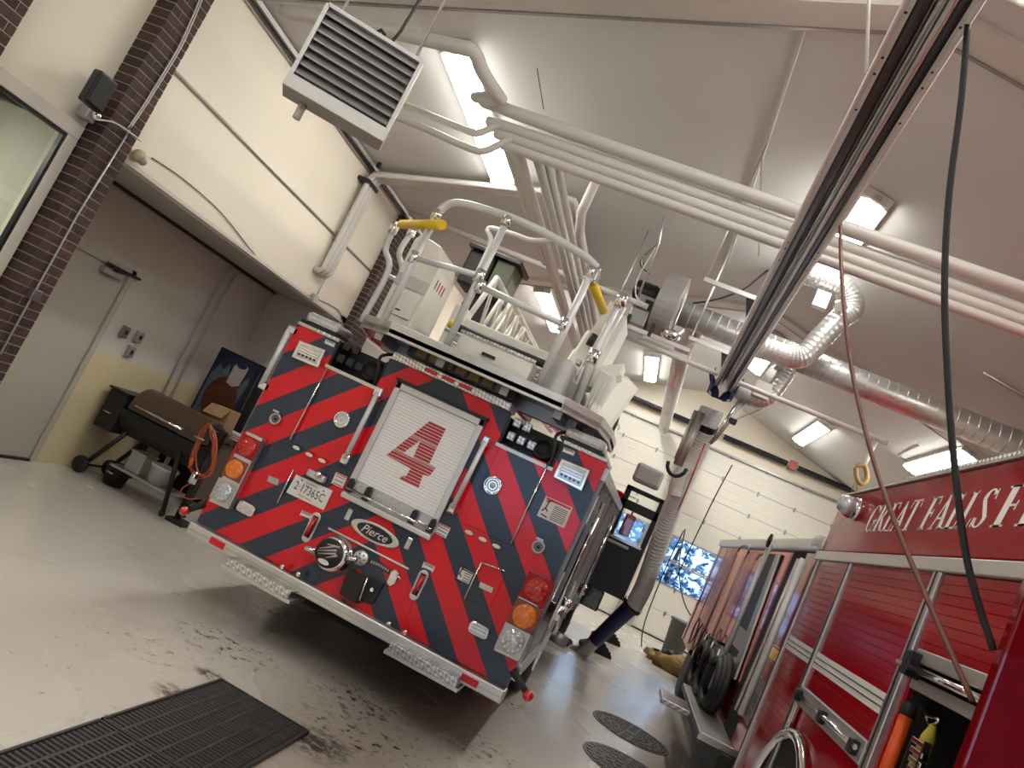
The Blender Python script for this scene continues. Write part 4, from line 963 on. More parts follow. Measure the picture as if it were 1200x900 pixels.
# trio coming up the left wall and over
for k, lab in enumerate(('nearest of three white pipes climbing the left wall', 'middle of three white pipes climbing the left wall', 'farthest of three white pipes climbing the left wall')):
    y = 7.68+.085*k; xe = -2.35
    pipe('wall_pipe', [(-4.44, y, 2.98), (-4.37, y, 2.98), (-4.34, y, 3.03), (-4.34, y, 4.18), (-4.30, y, 4.26), (-4.22, y, ceil_z(-4.22)-.12), (xe, y, ceil_z(xe)-.12), (-2.22+.085*(2-k), y+.05, ceil_z(-2.2)-.14), (-2.17+.085*(2-k), y+.22, ceil_z(-2.2)-.18), (-2.17+.085*(2-k), 15.5, ceil_z(-2.2)-.18)], .036, m_pipe, lab, 'pipe', 'white pipes on the left wall')
    if k == 0:
        c_ = root('pipe_clamp', (-4.4, 7.75, 4.1), 'black strut clamps holding the pipes to the left wall', 'clamp')
        MB().box(-4.44, -4.29, 7.60, 7.90, 4.12, 4.16).build('strut', m_black, c_); MB().box(-4.3, -4.26, 7.60, 7.64, 4.32, 4.42).build('bolt', m_black, c_)
pipe('sprinkler_pipe', [(-4.2, 8.7, 4.28), (-.95, 8.7, 4.28)], .035, m_pipe, 'white pipe passing level behind the platform top rail', 'pipe', GP)
# conduit line with junction boxes on the upper wall
pipe('wall_conduit', [(-4.425, 4.60, 3.44), (-4.425, 10.5, 3.44)], .012, m_alud, 'grey conduit running along the cream upper wall', 'conduit')
def jbox(p, s_, label, mt=m_alud):
    o = root('junction_box', p, label, 'junction box'); MB().box(p[0]-.03, p[0]+.03, p[1]-s_, p[1]+s_, p[2]-s_, p[2]+s_).build('housing', mt, o, bevel=.006); MB().box(p[0]+.03, p[0]+.035, p[1]-s_*.8, p[1]+s_*.8, p[2]-s_*.8, p[2]+s_*.8).build('cover', mt, o)
jbox((-4.41, 7.78, 3.44), .055, 'grey junction box where the wall conduit meets the white pipes')
q = at(368, 350, X=-4.41); jbox((-4.41, q.y, q.z), .05, 'grey junction box at the bottom edge of the cream wall')
pipe('box_cable', [at(397, 284, X=-4.41), at(385, 318, X=-4.40), at(372, 345, X=-4.41)], .006, m_alud, 'grey cable dropping between the two wall boxes', 'cable', sm=4)
pipe('sensor_cable', [at(*p, X=-4.43) for p in ((178, 185), (215, 210), (260, 250), (300, 300), (330, 330), (366, 348), (395, 362), (402, 378))], .004, m_ink, 'thin dark cable sagging across the cream wall', 'cable', sm=4)
q = at(163, 183, X=-4.40); o = root('motion_sensor', (q.x, q.y, q.z), 'beige motion sensor on the wall corner beside the pillar', 'sensor')
MB().ball((q.x, q.y, q.z), .058, 14, (.7, 1.0, .85)).build('sensor_head', mat('beige_plastic', (.36, .30, .18), .4), o); MB().ball((q.x+.03, q.y+.02, q.z-.02), .034, 12).build('sensor_lens', mat('grey_sensor_lens', (.30, .27, .22), .3), o)
# conduit, wires and box on the near pillar
PX = -4.365
pp = [(230, 10), (211, 50), (186, 97), (174, 120), (152, 150), (132, 185), (92, 250), (42, 340)]
pipe('pillar_conduit', [at(x, y, X=PX) for x, y in ((152, 152), (92, 250), (42, 340), (0, 415))], .008, m_alud, 'grey conduit down the face of the near brick pillar', 'conduit')
for k in range(2):
    pipe('white_wire', [at(x+3*k, y, X=PX) for x, y in ((238, -10), (213, 48), (190, 88), (180, 104), (169, 122), (150, 150))], .0055, m_pipe, ('left' if k == 0 else 'right')+' one of two white wires on the near pillar', 'wire', 'white wires on the near pillar', sm=4)
pipe('speaker_wire', [at(*p, X=-4.34) for p in ((112, 140), (132, 143), (148, 152), (165, 165))], .006, m_pipe, 'white wire running from the speaker bracket to the pillar', 'wire', sm=4)
q = at(40, 345, X=PX); jbox((PX, q.y, q.z), .04, 'grey junction box low on the near brick pillar', m_galvd)
# speaker
sp = root('wall_speaker', (-4.45, 4.05, 2.9), 'black wall speaker beside the near brick pillar', 'speaker')
P = [at(x, y, X=-4.32) for x, y in ((120, 82), (140, 99), (119, 135), (99, 118))]
MB().prism([p+Vector((.0, 0, 0)) for p in P], (-.08, .01, .0)).build('cabinet', m_black, sp, bevel=.015)
MB().prism([P[0].lerp(P[2], .08)+Vector((.003, 0, 0)), P[1].lerp(P[3], .08)+Vector((.003, 0, 0)), P[2].lerp(P[0], .08)+Vector((.003, 0, 0)), P[3].lerp(P[1], .08)+Vector((.003, 0, 0))], (.004, 0, 0)).build('grille', mat('speaker_grille', (.02, .022, .022), .7), sp)
q = at(105, 132, X=-4.47); MB().box(-4.53, -4.44, q.y-.045, q.y+.045, q.z-.06, q.z+.03).build('bracket', m_alud, sp, bevel=.01); MB().ball((-4.42, q.y+.01, q.z), .035, 10).build('ball_joint', m_chrome, sp)

# ---- unit heater
d = Vector((.876, .482, 0)).normalized(); n_ = Vector((.482, -.876, 0)).normalized()
H0 = at(385, 4, Y=3.0)
def hp(x, y, off=0):
    r = (at(x, y, Y=1)-C); P0 = H0+n_*off; return C+r*((P0-C).dot(n_)/r.dot(n_))
h = root('unit_heater', (-2.0, 3.1, 2.9), 'galvanised unit heater with open louvres hung under the ceiling', 'heater')
TLh, TRh, BRh, BLh = hp(385, 4), hp(495, 72), hp(452, 156), hp(340, 88)
wv = (TRh-TLh).dot(d); hv = TLh.z-BLh.z; O = TLh
def hb_(name, u0_, u1_, v0_, v1_, w0_, w1_, mt, par, bevel=0):
    c = O+d*((u0_+u1_)/2)-Vector((0, 0, (v0_+v1_)/2))-n_*((w0_+w1_)/2)
    return MB().obb(c, d*((u1_-u0_)/2), Vector((0, 0, (v1_-v0_)/2)), n_*((w1_-w0_)/2)).build(name, mt, par, bevel=bevel)
hb_('back_shell', 0, wv, 0, hv, .13, .15, m_galvd, h); hb_('top_shell', 0, wv, -.01, .01, 0, .15, m_alud, h); hb_('bottom_shell', -.01, wv+.01, hv-.01, hv+.06, -.02, .15, m_alud, h, .004)
hb_('side_shell', -.01, .01, 0, hv, 0, .15, m_alud, h); hb_('side_shell', wv-.01, wv+.01, 0, hv, 0, .15, m_alud, h)
for k in range(8):
    v = hv*(.07+.115*k); c = O+d*(wv/2)-Vector((0, 0, v))-n_*.02
    tl = (n_*-.5+Vector((0, 0, .62))).normalized()
    MB().obb(c, d*(wv/2-.012), tl*.024, tl.cross(d)*.004).build('louvre', m_alu, h)
hb_('coil', .02, wv-.02, .02, hv-.02, .10, .12, m_galvd, h)
for x in (.06, wv-.04):
    a = O+d*x-n_*.08; MB().tube([a, (a.x, a.y, ceil_z(a.x))], .008, 6).build('hanger_rod', m_alu, h)
a = O+d*.1-Vector((0, 0, hv+.05))-n_*.1; MB().tube([a, a-Vector((0, 0, .09))], .02, 8).build('drain_stub', m_pipe, h)
a = O+d*(wv*.35)-n_*.25; MB().tube(smooth_path([a, a+Vector((.05, .05, .15)), a+Vector((.12, .1, .2)), (a.x+.15, a.y+.15, ceil_z(a.x+.15))], 4), .010, 6).build('power_cable', m_black, h)

# ---- exhaust rail
rl = root('exhaust_rail', (.2, 4, 3.75), 'long aluminium exhaust extraction rail hanging along the bay', 'exhaust rail')
RY0, RY1 = -2.0, 8.86
def rb(name, x0, x1, z0_, z1_, mt): return MB().box(x0, x1, RY0, RY1, z0_, z1_).build(name, mt, rl)
for x0, x1 in ((.095, .199), (.209, .315)):
    rb('channel_top', x0, x1, 3.845, 3.865, m_alu); rb('channel_side', x0, x0+.006, 3.755, 3.85, m_alu); rb('channel_side', x1-.006, x1, 3.755, 3.85, m_alu)
    MB().tube([((x0+x1)/2, RY0, 3.795), ((x0+x1)/2, RY1, 3.795)], .036, 14).build('rubber_lip', m_lip, rl)
rb('edge_strip', .095, .130, 3.749, 3.756, m_bright); rb('edge_strip', .285, .315, 3.749, 3.756, m_bright)
for x, r, mt in ((.100, .011, m_bright), (.310, .011, m_bright), (.234, .014, m_alu)): MB().tube([(x, RY0, 3.752), (x, RY1, 3.752)], r, 10).build('edge_bead', mt, rl)
for y in (2.45, 2.7, 2.8, 3.05, 4.5, 4.6, 4.8, 6.5, 6.6):
    for x in (.116, .298): MB().disc((x, y, 3.749), (0, 0, -1), .006, .003, 8).build('bolt', m_black, rl)
for y in (1.6, 6.45, 8.4):
    MB().box(-.36, .36, y-.02, y+.02, 4.02, 4.06).build('hanger_strut', m_alu, rl)
    for x in (-.34, .34): MB().tube([(x, y, 4.04), (x, y, ceil_z(x))], .008, 6).build('hanger_rod', m_alu, rl)
    MB().prism([(.09, y-.004, 3.86), (.02, y-.004, 4.04), (.12, y-.004, 4.04), (.12, y-.004, 3.86)], (0, .008, 0)).build('hanger_gusset', m_matte, rl)
for s_ in (-1, 1):
    x = .205+s_*.115
    MB().prism([(x, 8.72, 3.64), (x+s_*.045, 8.6, 3.89), (x+s_*.045, 8.86, 3.91), (x+s_*.02, 9.0, 3.67), (x-s_*.07, 9.0, 3.64)], (s_*.012, 0, 0)).build('end_bracket', m_blue, rl, bevel=.004)
    MB().prism([(x-s_*.03, 8.86, 3.62), (x+s_*.10, 8.86, 3.87), (x+s_*.09, 8.86, 3.92), (x-s_*.09, 8.86, 3.71), (x-s_*.12, 8.86, 3.62)], (0, .012, 0)).build('end_bracket', m_blue, rl, bevel=.004)
# ---- hose trolley, hose, nozzle
hs = root('exhaust_hose', (.2, 10, 2), 'grey corrugated exhaust hose hooked to the ladder truck tailpipe', 'hose')
B_ = [at(*p, Y=10.0) for p in ((806, 478), (836, 488), (824, 508), (797, 497))]
MB().prism([at(x, y, Y=8.88) for x, y in ((822, 474), (849, 484), (839, 504), (812, 494))], (0, .2, 0)).build('trolley_box', m_clr, hs, bevel=.01)
hpts = smooth_path([at(829, 500, Y=9.0), at(818, 526, Y=9.15), at(806, 552, Y=9.3), at(794, 580, Y=9.55), at(781, 612, Y=9.85), at(766, 655, Y=10.25), at(754, 688, Y=10.6), at(742, 711, Y=10.9)], 22)
MB().tube(hpts, [.098+.012*i/len(hpts)+(.014 if i % 2 else 0) for i in range(len(hpts))], 20, False).build('corrugated_hose', m_hose, hs)
cf = smooth_path([at(807, 545, Y=9.12), at(796, 558, Y=9.14), at(790, 580, Y=9.2)], 14)
MB().tube(cf, [.075+(.008 if i % 2 else 0) for i in range(len(cf))], 14).build('hose_fold', m_hose, hs)
MB().lathe(at(829, 500, Y=9.0), (hpts[1]-hpts[0]), [(.118, -.03), (.118, .04), (.11, .05)], 18, False).build('hose_clamp', m_black, hs)
e0, e1 = at(742, 709, Y=10.9), at(697, 751, Y=11.2)
MB().tube([e0, e0.lerp(e1, .1), e1], [.145, .115, .10], 16).build('rubber_nozzle', m_bhose, hs)
MB().tube([e0.lerp(e1, -.03), e0.lerp(e1, .05)], .15, 16).build('nozzle_strap', m_black, hs)
MB().tube(smooth_path([e1, at(682, 764, Y=11.25), at(668, 762, Y=11.3), at(655, 752, Y=11.3)], 5), .095, 16).build('metal_elbow', m_alud, hs)
MB().tube([at(664, 758, Y=11.2), at(652, 748, Y=11.3)], .12, 14).build('elbow_collar', m_black, hs)
bl = root('hose_balancer', (.1, 9.9, 3.2), 'slim metal balancer cylinder hanging left of the exhaust hose', 'balancer')
a, b_ = at(822, 484, Y=8.85), at(794, 545, Y=8.85); MB().tube([a, b_], .055, 14).build('cylinder', m_alud, bl); MB().tube([a+Vector((-.07, 0, 0)), b_+Vector((-.05, 0, .05))], .018, 8).build('guide_rod', m_alu, bl)
lp = [b_+Vector((.11*math.cos(t*.45), 0, .13*math.sin(t*.45)-.0)) for t in range(7, 15)]
MB().tube(lp, .022, 8).build('end_loop', m_black, bl)
ar = root('hose_bracket_arm', (.5, 8.9, 3.3), 'folded metal support arm right of the hose trolley', 'support arm')
for k in range(3): MB().tube([at(868+4*k, 468, Y=8.88), at(832+3*k, 520-2*k, Y=8.88)], .022-.004*k, 8).build('arm_tube', m_alud if k else m_chrome, ar)
MB().tube([at(862, 492, Y=8.88), at(918, 468, Y=8.88)], .008, 6).build('stay_cable', m_pipe, ar); MB().box(*(lambda q: (q.x-.05, q.x+.04, 8.83, 8.93, q.z-.03, q.z+.03))(at(859, 494, Y=8.88))).build('cable_hook', m_matte, ar, bevel=.01)
pipe('red_signal_cable', smooth_path([at(826, 520, Y=8.95), at(812, 556, Y=8.88), at(798, 590, Y=9.5), at(775, 640, Y=10.0)], 5), .008, m_redt, 'thin red cable down the right edge of the grey hose', 'cable')

# ---- ducts and fan
du = root('spiral_duct', (1.3, 9, 4.3), 'silver spiral duct crossing behind the exhaust rail', 'duct')
a, b_ = at(797, 370, Y=9.0), at(1210, 524, Y=9.0)
zz = (a.z+b_.z)/2; a = Vector((a.x, 9, zz)); b_ = Vector((4.25, 9, zz))
Ld = (b_-a).length; nseg = 44
MB().lathe(a, (1, 0, 0), [(.158, 0), (.158, Ld)], 36).build('duct_run', m_galv, du)
sm_ = MB()
for k in range(1, nseg): sm_.lathe(a+Vector((Ld*k/nseg, 0, 0)), (1, 0, 0), [(.157, 0), (.161, .003), (.161, .010), (.157, .013)], 36, False)
sm_.build('duct_seams', m_galv, du, kind='stuff')
fan = root('exhaust_fan', (a.x-.2, 9, zz-.4), 'grey centrifugal fan feeding the spiral duct', 'fan')
fc = Vector((a.x-.02, 9.0, zz+.02))
MB().lathe(fc-Vector((.30, 0, 0)), (1, 0, 0), [(.30, 0), (.40, .015), (.40, .27), (.30, .29)], 32, False).build('scroll_housing', mat('grey_fan_paint', (.33, .32, .30), .4, .3), fan, bevel=.006)
MB().lathe(fc-Vector((.62, 0, -.05)), (1, 0, 0), [(.10, 0), (.13, .03), (.13, .25), (.10, .32)], 20).build('motor', m_black, fan)
MB().box(fc.x-.52, fc.x-.30, 8.75, 9.2, fc.z-.42, fc.z-.05).build('motor_base', m_galvd, fan, bevel=.01)
MB().box(fc.x-.40, fc.x-.28, 8.72, 8.80, fc.z-.22, fc.z-.10).build('switch_plate', m_black, fan)
for k in range(2):
    y = 8.74+.35*k; MB().box(fc.x-.75, fc.x+.30, y, y+.04, fc.z-.50, fc.z-.455).build('support_channel', m_alu, fan)
for x in (-.72, .26): MB().tube([(fc.x+x, 8.76, fc.z-.48), (fc.x+x, 8.76, ceil_z(fc.x+x))], .010, 6).build('hanger_rod', m_alu, fan)
for x in (-.5, -.2): MB().box(fc.x+x-.02, fc.x+x+.02, 8.72, 8.78, fc.z-.5, fc.z-.34).build('isolator', m_matte, fan)
MB().ball((fc.x+.02, 8.80, fc.z-.38), .12, 14, (1, 1, .6)).build('inlet_bell', m_chrome, fan)
q = at(775, 268, Y=8.6); o = root('wire_drop', (q.x, 8.6, q.z), 'bundle of wires and thin conduit above the fan motor', 'wiring')
MB().tube([ceil_at(779, 252)-Vector((0, 0, .02)), at(772, 285, Y=8.4), at(748, 348, Y=8.6)], .014, 8).build('conduit', m_alu, o)
for k in range(4): MB().tube(smooth_path([at(772, 284, Y=8.6), at(756-2*k, 298+3*k, Y=8.6), at(752+3*k, 306+5*k, Y=8.6)], 4), .006, 5).build('wire', m_black if k % 2 else m_alu, o)
MB().tube(smooth_path([at(768, 290, Y=8.55), at(748, 325, Y=8.55), at(745, 345, Y=8.55), at(752, 356, Y=8.55)], 5), .010, 6).build('flex', m_pipe, o)
sd = root('side_duct', (0, 9.2, 4.1), 'silver branch duct running from the fan to the far wall', 'duct')
p0 = at(815, 376, Y=9.25); p1 = at(804, 396, Y=9.6); p2 = Vector((p1.x, 17.7, p1.z))
MB().tube(smooth_path([p0+Vector((-.05, 0, 0)), p0+Vector((.03, .1, -.08)), p1], 6), [.13]*13, 20).build('elbow', m_galv, sd)
MB().lathe(p1-Vector((0, .05, 0)), (0, 1, 0), [(.12, 0), (.12, 8.1)], 28).build('duct_run', m_galv, sd)
sm_ = MB()
for k in range(1, 26): sm_.lathe(p1+Vector((0, k*.31, 0)), (0, 1, 0), [(.119, 0), (.125, .004), (.125, .02), (.119, .024)], 28, False)
sm_.build('duct_seams', m_galv, sd, kind='stuff')
def flex(name, px, Y_, r, label, k=6, n=18, Yend=None):
    o = root(name, tuple(at(*px[0], Y=Y_)), label, 'duct', 'flexible elbow ducts')
    Ye = Yend or Y_
    P = smooth_path([at(x, y, Y=Y_+(Ye-Y_)*i/(len(px)-1)) for i, (x, y) in enumerate(px)], k)
    MB().tube(P, [r+(.004 if i % 2 else 0) for i in range(len(P))], 26, False).build('duct_bend', m_galv, o); return o
o = flex('elbow_duct', [(925, 312), (950, 322), (975, 331), (994, 344), (998, 362), (984, 374), (962, 396), (943, 416), (925, 418), (900, 410), (880, 404)], 8.6, .125, 'large silver elbow duct curling right of the exhaust rail', 9)
q = at(963, 354, Y=8.5); MB().box(q.x-.10, q.x+.06, 8.4, 8.5, q.z-.10, q.z+.09).build('damper_box', m_alud, o, bevel=.006)
q = at(984, 360, Y=8.42); MB().disc(q, (0, -1, 0), .075, .03, 16).build('damper_disc', m_chrome, o)
o = flex('elbow_duct', [(856, 448), (868, 460), (886, 468), (901, 464), (916, 446), (922, 432), (912, 424)], 8.9, .095, 'smaller silver elbow duct low beside the rail end', 8)
q = at(893, 458, Y=8.75); MB().box(q.x-.09, q.x+.09, 8.7, 8.8, q.z-.09, q.z+.10).build('damper_box', m_white, o, bevel=.008)
za = at(722, 390, Y=8.5).z
pipe('support_pipe', [(at(722, 390, Y=8.5).x, 8.5, za), (at(1040, 520, Y=8.5).x, 8.5, za)], .028, m_pipe, 'long pale pipe crossing below the fan and duct', 'pipe')
# ---- cables and thin conduits
def cable(px, r, mt, label, Ya, Yb, name='hanging_cable'):
    n = len(px)-1
    return pipe(name, [at(x, y, Y=Ya+(Yb-Ya)*i/n) for i, (x, y) in enumerate(px)], r, mt, label, 'cable', sm=6)
a = at(985, 265, Z=3.75); b_ = at(1140, 822, X=1.20)
cable([(985, 262), (986, 320), (996, 420), (1018, 520), (1048, 610), (1090, 710), (1140, 822)], .010, m_rope, 'brown rubber hose hanging from the rail into the red truck', a.y, 2.9)
a = at(1134, 28, Z=3.75)
cable([(1134, 28), (1126, 120), (1112, 230), (1107, 330), (1110, 430), (1118, 540), (1134, 660), (1164, 762)], .010, m_rubber, 'thick black cable hanging in front of the red truck', a.y, 2.35)
x = -.34; pipe('ceiling_conduit', [(x, -1, ceil_z(x)-.02), (x, 9.5, ceil_z(x)-.02)], .011, m_pipe, 'thin white conduit running along the ceiling slope', 'conduit')
pipe('sag_cable', [at(*p, Y=9.6) for p in ((805, 356), (835, 352), (870, 340), (893, 322), (915, 305))], .012, m_ink, 'dark cable sagging between the fan and the rail', 'cable', sm=4)
pipe('signal_wire', [at(*p, Y=8.9) for p in ((700, 343), (722, 343), (740, 350))], .007, m_redt, 'short red wire beside the yellow pad', 'wire', sm=3)
pipe('ceiling_wire', [at(*p, Y=5.6) for p in ((625, 0), (627, 60), (637, 128))], .004, m_black, 'thin black wire hanging right of the nearest strip light', 'wire', sm=3)
for k, (p, lab) in enumerate((((1018, 0), 'white hanger rod above the rail near the top edge'), ((892, 200), 'white hanger rod beside the rail at the pipe bundle'))):
    b_ = (at(1015, 88, Y=2.95), at(889, 300, Y=6.3))[k]; q = at(*p, Y=(3.15, 6.6)[k]); d_ = q-b_
    t_ = next(t/50 for t in range(50, 400) if (b_+d_*(t/50)).z > ceil_z((b_+d_*(t/50)).x)-.01)
    pipe('hanger_rod', [b_+d_*t_, b_], .008, m_pipe, lab, 'rod', 'rail hanger rods')
cy = ceil_at(1030, 510)-Vector((0, 0, .03)); Yc = cy.y
o = root('yellow_strap', tuple(at(1008, 560, Y=Yc-.3)), 'yellow webbing strap looped over a pale hook above the red truck', 'strap')
MB().tube([cy, at(1012, 548, Y=Yc-.2)], .03, 8).build('hook_rod', m_pipe, o)
MB().tube(smooth_path([at(*p, Y=Yc-.2) for p in ((1003, 546), (1013, 546), (1016, 560), (1010, 567), (1004, 560), (1003, 548))], 4), .04, 8).build('webbing', m_tamp, o)
for p in ((998, 575), (1004, 576)): MB().tube([at(1005, 556, Y=Yc-.2), at(*p, Y=Yc-.2)], .011, 6).build('strap_tail', m_tan, o)
pipe('ceiling_bracket', [ceil_at(*p) for p in ((1076, 522), (1053, 533), (1069, 545))], .012, m_galvd, 'thin bent bracket on the ceiling left of the truck roof light', 'bracket')
q = [ceil_at(*p) for p in ((1152, 436), (1200, 464))]; o = root('ceiling_strut', tuple(q[0]), 'slotted grey strut on the ceiling at the right edge', 'strut')
MB().tube([q[0], q[1]+(q[1]-q[0])*.5], .022, 4).build('channel', m_alud, o); MB().tube([q[0].lerp(q[1], .6), at(1172, 482, Y=9.6)], .006, 5).build('wire', m_pipe, o)

cable([(801, 622), (785, 655), (766, 700), (753, 740), (752, 778)], .012, m_rubber, 'black cord hanging beside the far door window, left one', 15.6, 15.2)
cable([(803, 620), (796, 660), (800, 700), (814, 728), (838, 752)], .012, m_rubber, 'black cord looping from the far door toward the red truck', 15.6, 13.9)
cable([(858, 545), (836, 586), (810, 640), (792, 678)], .009, m_rubber, 'black cord hanging just right of the grey exhaust hose', 12.0, 13.0)

# ================================================================== RED TRUCK ON THE RIGHT
VX = 1.30
def V(x, y, d=0.0): return at(x, y, X=VX-d)
t2 = root('red_fire_truck', (2.5, 6, 0), 'glossy red fire truck on the right lettered GREAT FALLS', 'fire truck')
CY0, CY1 = 2.62, 3.72          # open compartment
bd = MB(); bd.box(1.95, 3.75, -.6, 6.2, .45, 2.72); bd.box(1.30, 1.95, -.6, CY0, .45, 2.26); bd.box(1.30, 1.95, CY1, 6.2, .45, 2.26)
bd.build('body', m_red, t2, bevel=.01)
MB().box(VX-.005, 1.95, -.6, 6.25, 2.28, 2.735).build('upper_body_panel', m_red, t2, bevel=.012)
MB().box(VX-.03, VX+.02, -.6, 6.28, 2.205, 2.275).build('trim_band', m_alu, t2, bevel=.006)
MB().box(VX-.02, VX+.04, -.6, 6.25, 2.735, 2.748).build('roof_edge_strip', m_alu, t2)
tb = MB()
for k in range(120):
    y = -.2+k*.042; tb.box(VX-.022, VX+.0, y, y+.020, 2.748, 2.765)
tb.build('roof_edge_ribs', m_alu, t2, kind='stuff')
# lettering: strokes with serifs
def letters(s, y_start, y_end, z0_, z1_, wts):
    W = {'G': .9, 'R': .95, 'E': .78, 'A': .95, 'T': .8, 'F': .74, 'L': .72, 'S': .72, 'I': .42, ' ': .55}
    tot = sum(W[c] for c in s); u = 0; b = MB(); hgt = z1_-z0_; sl = .34
    ax = abs(y_end-y_start)/tot
    def poly(pts):
        b.prism([(VX-.0062, y_start-((x)*ax+(y*hgt)*sl), z0_+y*hgt) for x, y in pts], (-.001, 0, 0))
    for c in s:
        w_ = W[c]*.86; K = .20; k = .07; S = .05
        def v(x, y0_=0, y1_=1, t=K): poly([(u+x, y0_), (u+x+t, y0_), (u+x+t, y1_), (u+x, y1_)])
        def hz(x0, x1, y, t=S): poly([(u+x0, y), (u+x1, y), (u+x1, y+t), (u+x0, y+t)])
        def arc(cx, cy, rx, ry, a0, a1, t0, t1, n=12):
            for i in range(n):
                A, B = a0+(a1-a0)*i/n, a0+(a1-a0)*(i+1)/n
                def pt(a, f): 
                    tt = t0+(t1-t0)*abs(math.cos(a)); return (u+cx+(rx-tt*f)*math.cos(a), cy+(ry-tt*f*.55)*math.sin(a))
                poly([pt(A, 0), pt(B, 0), pt(B, 1), pt(A, 1)])
        pi = math.pi
        if c in 'EFLRI':
            v(.08*W[c]+.04); xs_ = .08*W[c]+.04; hz(xs_-.08, xs_+K+.08, 0); hz(xs_-.08, xs_+K+.06, 1-S)
            if c in 'EF': hz(xs_, w_, 1-S); poly([(u+w_-.04, 1), (u+w_, 1), (u+w_+.02, .76), (u+w_-.01, .76)]); hz(xs_+K, w_*.75, .49); poly([(u+w_*.72, .62), (u+w_*.78, .62), (u+w_*.78, .40), (u+w_*.72, .40)])
            if c in 'EL': hz(xs_, w_, 0); poly([(u+w_-.04, 0), (u+w_, 0), (u+w_+.03, .26), (u+w_, .26)])
            if c == 'R':
                arc(xs_+K, .75, .36, .25, -pi/2, pi/2, .05, .19); hz(xs_+K, xs_+K+.05, 1-S); poly([(u+.36, .5), (u+.54, .5), (u+w_+.06, 0), (u+w_-.14, 0)]); hz(w_-.16, w_+.14, 0)
        if c == 'T': v(w_/2-.1); hz(w_/2-.18, w_/2+.18, 0); hz(0, w_, 1-S); poly([(u, 1), (u+.04, 1), (u+.0, .74), (u-.03, .74)]); poly([(u+w_-.04, 1), (u+w_, 1), (u+w_+.03, .74), (u+w_, .74)])
        if c == 'A':
            poly([(u+w_*.5, 1), (u+w_*.58, 1), (u+.14, 0), (u+.07, 0)]); poly([(u+w_*.42, 1), (u+w_*.58, 1), (u+w_, 0), (u+w_-.22, 0)]); hz(.22, w_-.2, .30); hz(-.02, .24, 0); hz(w_-.30, w_+.08, 0)
        if c == 'G':
            arc(.46, .5, .44, .5, .75, 2*pi-.55, .05, .20, 18); v(.62, .04, .42, .18); hz(.52, .92, .40); poly([(u+.76, .98), (u+.80, .98), (u+.84, .70), (u+.80, .70)])
        if c == 'S':
            arc(.34, .74, .30, .26, .5, pi, .05, .18, 8); arc(.34, .26, .32, .26, -pi, 0, .05, .18, 10)
            poly([(u+.05, .72), (u+.22, .74), (u+.66, .27), (u+.49, .24)]); poly([(u+.58, .98), (u+.62, .98), (u+.64, .72), (u+.60, .72)]); poly([(u+.02, .28), (u+.06, .28), (u+.08, .02), (u+.04, .02)])
        u += W[c]
    return b.build('side_lettering', m_letter, t2, kind='stuff')
za, zb_ = V(1017, 624).z, V(1036, 597).z
ya, yb = V(1012, 624).y, V(1152, 620).y
letters('GREAT FALLS', ya, yb, za, zb_+.03, 1); 
letters('FIRE', V(1160, 620).y, V(1160, 620).y-.86, za, zb_+.03, 1)
# corner warning light
c = V(995, 593, .06)
o = MB().lathe((VX+.06, c.y, c.z), (-1, 0, 0), [(.085, 0), (.085, .06), (.075, .09)], 20).build('corner_beacon_base', m_chrome, t2)
MB().lathe((VX-.03, c.y, c.z), (-1, 0, 0), [(.075, 0), (.07, .06), (.05, .10), (.001, .11)], 20).build('beacon_lens', m_clr, o)
MB().ball((VX-.03, c.y+.12, c.z-.01), .06, 12).build('red_lens', m_redl, o)
# posts and shutters
PYs = [6.16, V(1003, 655).y, V(1109, 664).y, CY0-.02]
for y, wd in ((6.16, .06), (PYs[1], .07), (PYs[2], .09), (CY0, .08)):
    MB().box(VX-.028, VX+.01, y-wd/2, y+wd/2, .5, 2.205).build('shutter_post', m_alu, t2, bevel=.006)
    MB().box(VX-.032, VX-.027, y-.006, y+.006, .5, 2.205).build('post_groove', m_black, t2)
st_t, st_b = V(931, 747).z, V(924, 761).z
bar_z = V(940, 806).z
def slats(y0_, y1_, z0_, z1_):
    o = root('side_shutter', (0, 0, 0)); o.parent = t2; o.location = -Vector(t2['_o'])
    n = int((z1_-z0_)/.045)+1; p = None
    for k in range(n):
        if p is None: p = MB().prism([(VX-.008, y0_, z0_), (VX-.010, y0_, z0_+.0015), (VX-.010, y0_, z0_+.0432), (VX-.008, y0_, z0_+.0448)], (0, y1_-y0_, 0)).build('slat', m_reds, o)
        else:
            c = p.copy(); scn.collection.objects.link(c); c.location = (0, 0, k*.045)
    return o
sa = slats(PYs[1]+.05, 6.12, .95, 2.2); sb = slats(PYs[2]+.05, PYs[1]-.04, bar_z+.02, 2.2); sc = slats(CY0+.04, PYs[2]-.05, V(1080, 770).z+.02, 2.2)
for y0_, y1_ in ((PYs[1]+.04, 6.12), (PYs[2]+.05, PYs[1]-.04)):
    MB().box(VX-.014, VX-.010, y0_, y1_, st_b, st_t).build('reflective_band', m_paper, t2)
    for k in (1, 2): MB().box(VX-.0155, VX-.0135, y0_, y1_, st_b+(st_t-st_b)*k/3-.003, st_b+(st_t-st_b)*k/3+.003).build('band_line', m_ink, t2)
o = MB().box(VX-.03, VX+.0, PYs[2]+.05, PYs[1]-.04, bar_z-.09, bar_z+.02).build('shutter_foot', m_alud, t2, bevel=.005)
MB().tube([(VX-.05, PYs[2]+.1, bar_z-.03), (VX-.05, PYs[1]-.1, bar_z-.03)], .013, 10).build('lift_bar', m_chrome, o)
for f_ in (.06, .5, .94):
    y = PYs[2]+.05+(PYs[1]-PYs[2]-.09)*f_; MB().box(VX-.07, VX-.03, y-.03, y+.03, bar_z-.07, bar_z+.0).build('latch_block', m_black, o, bevel=.008)
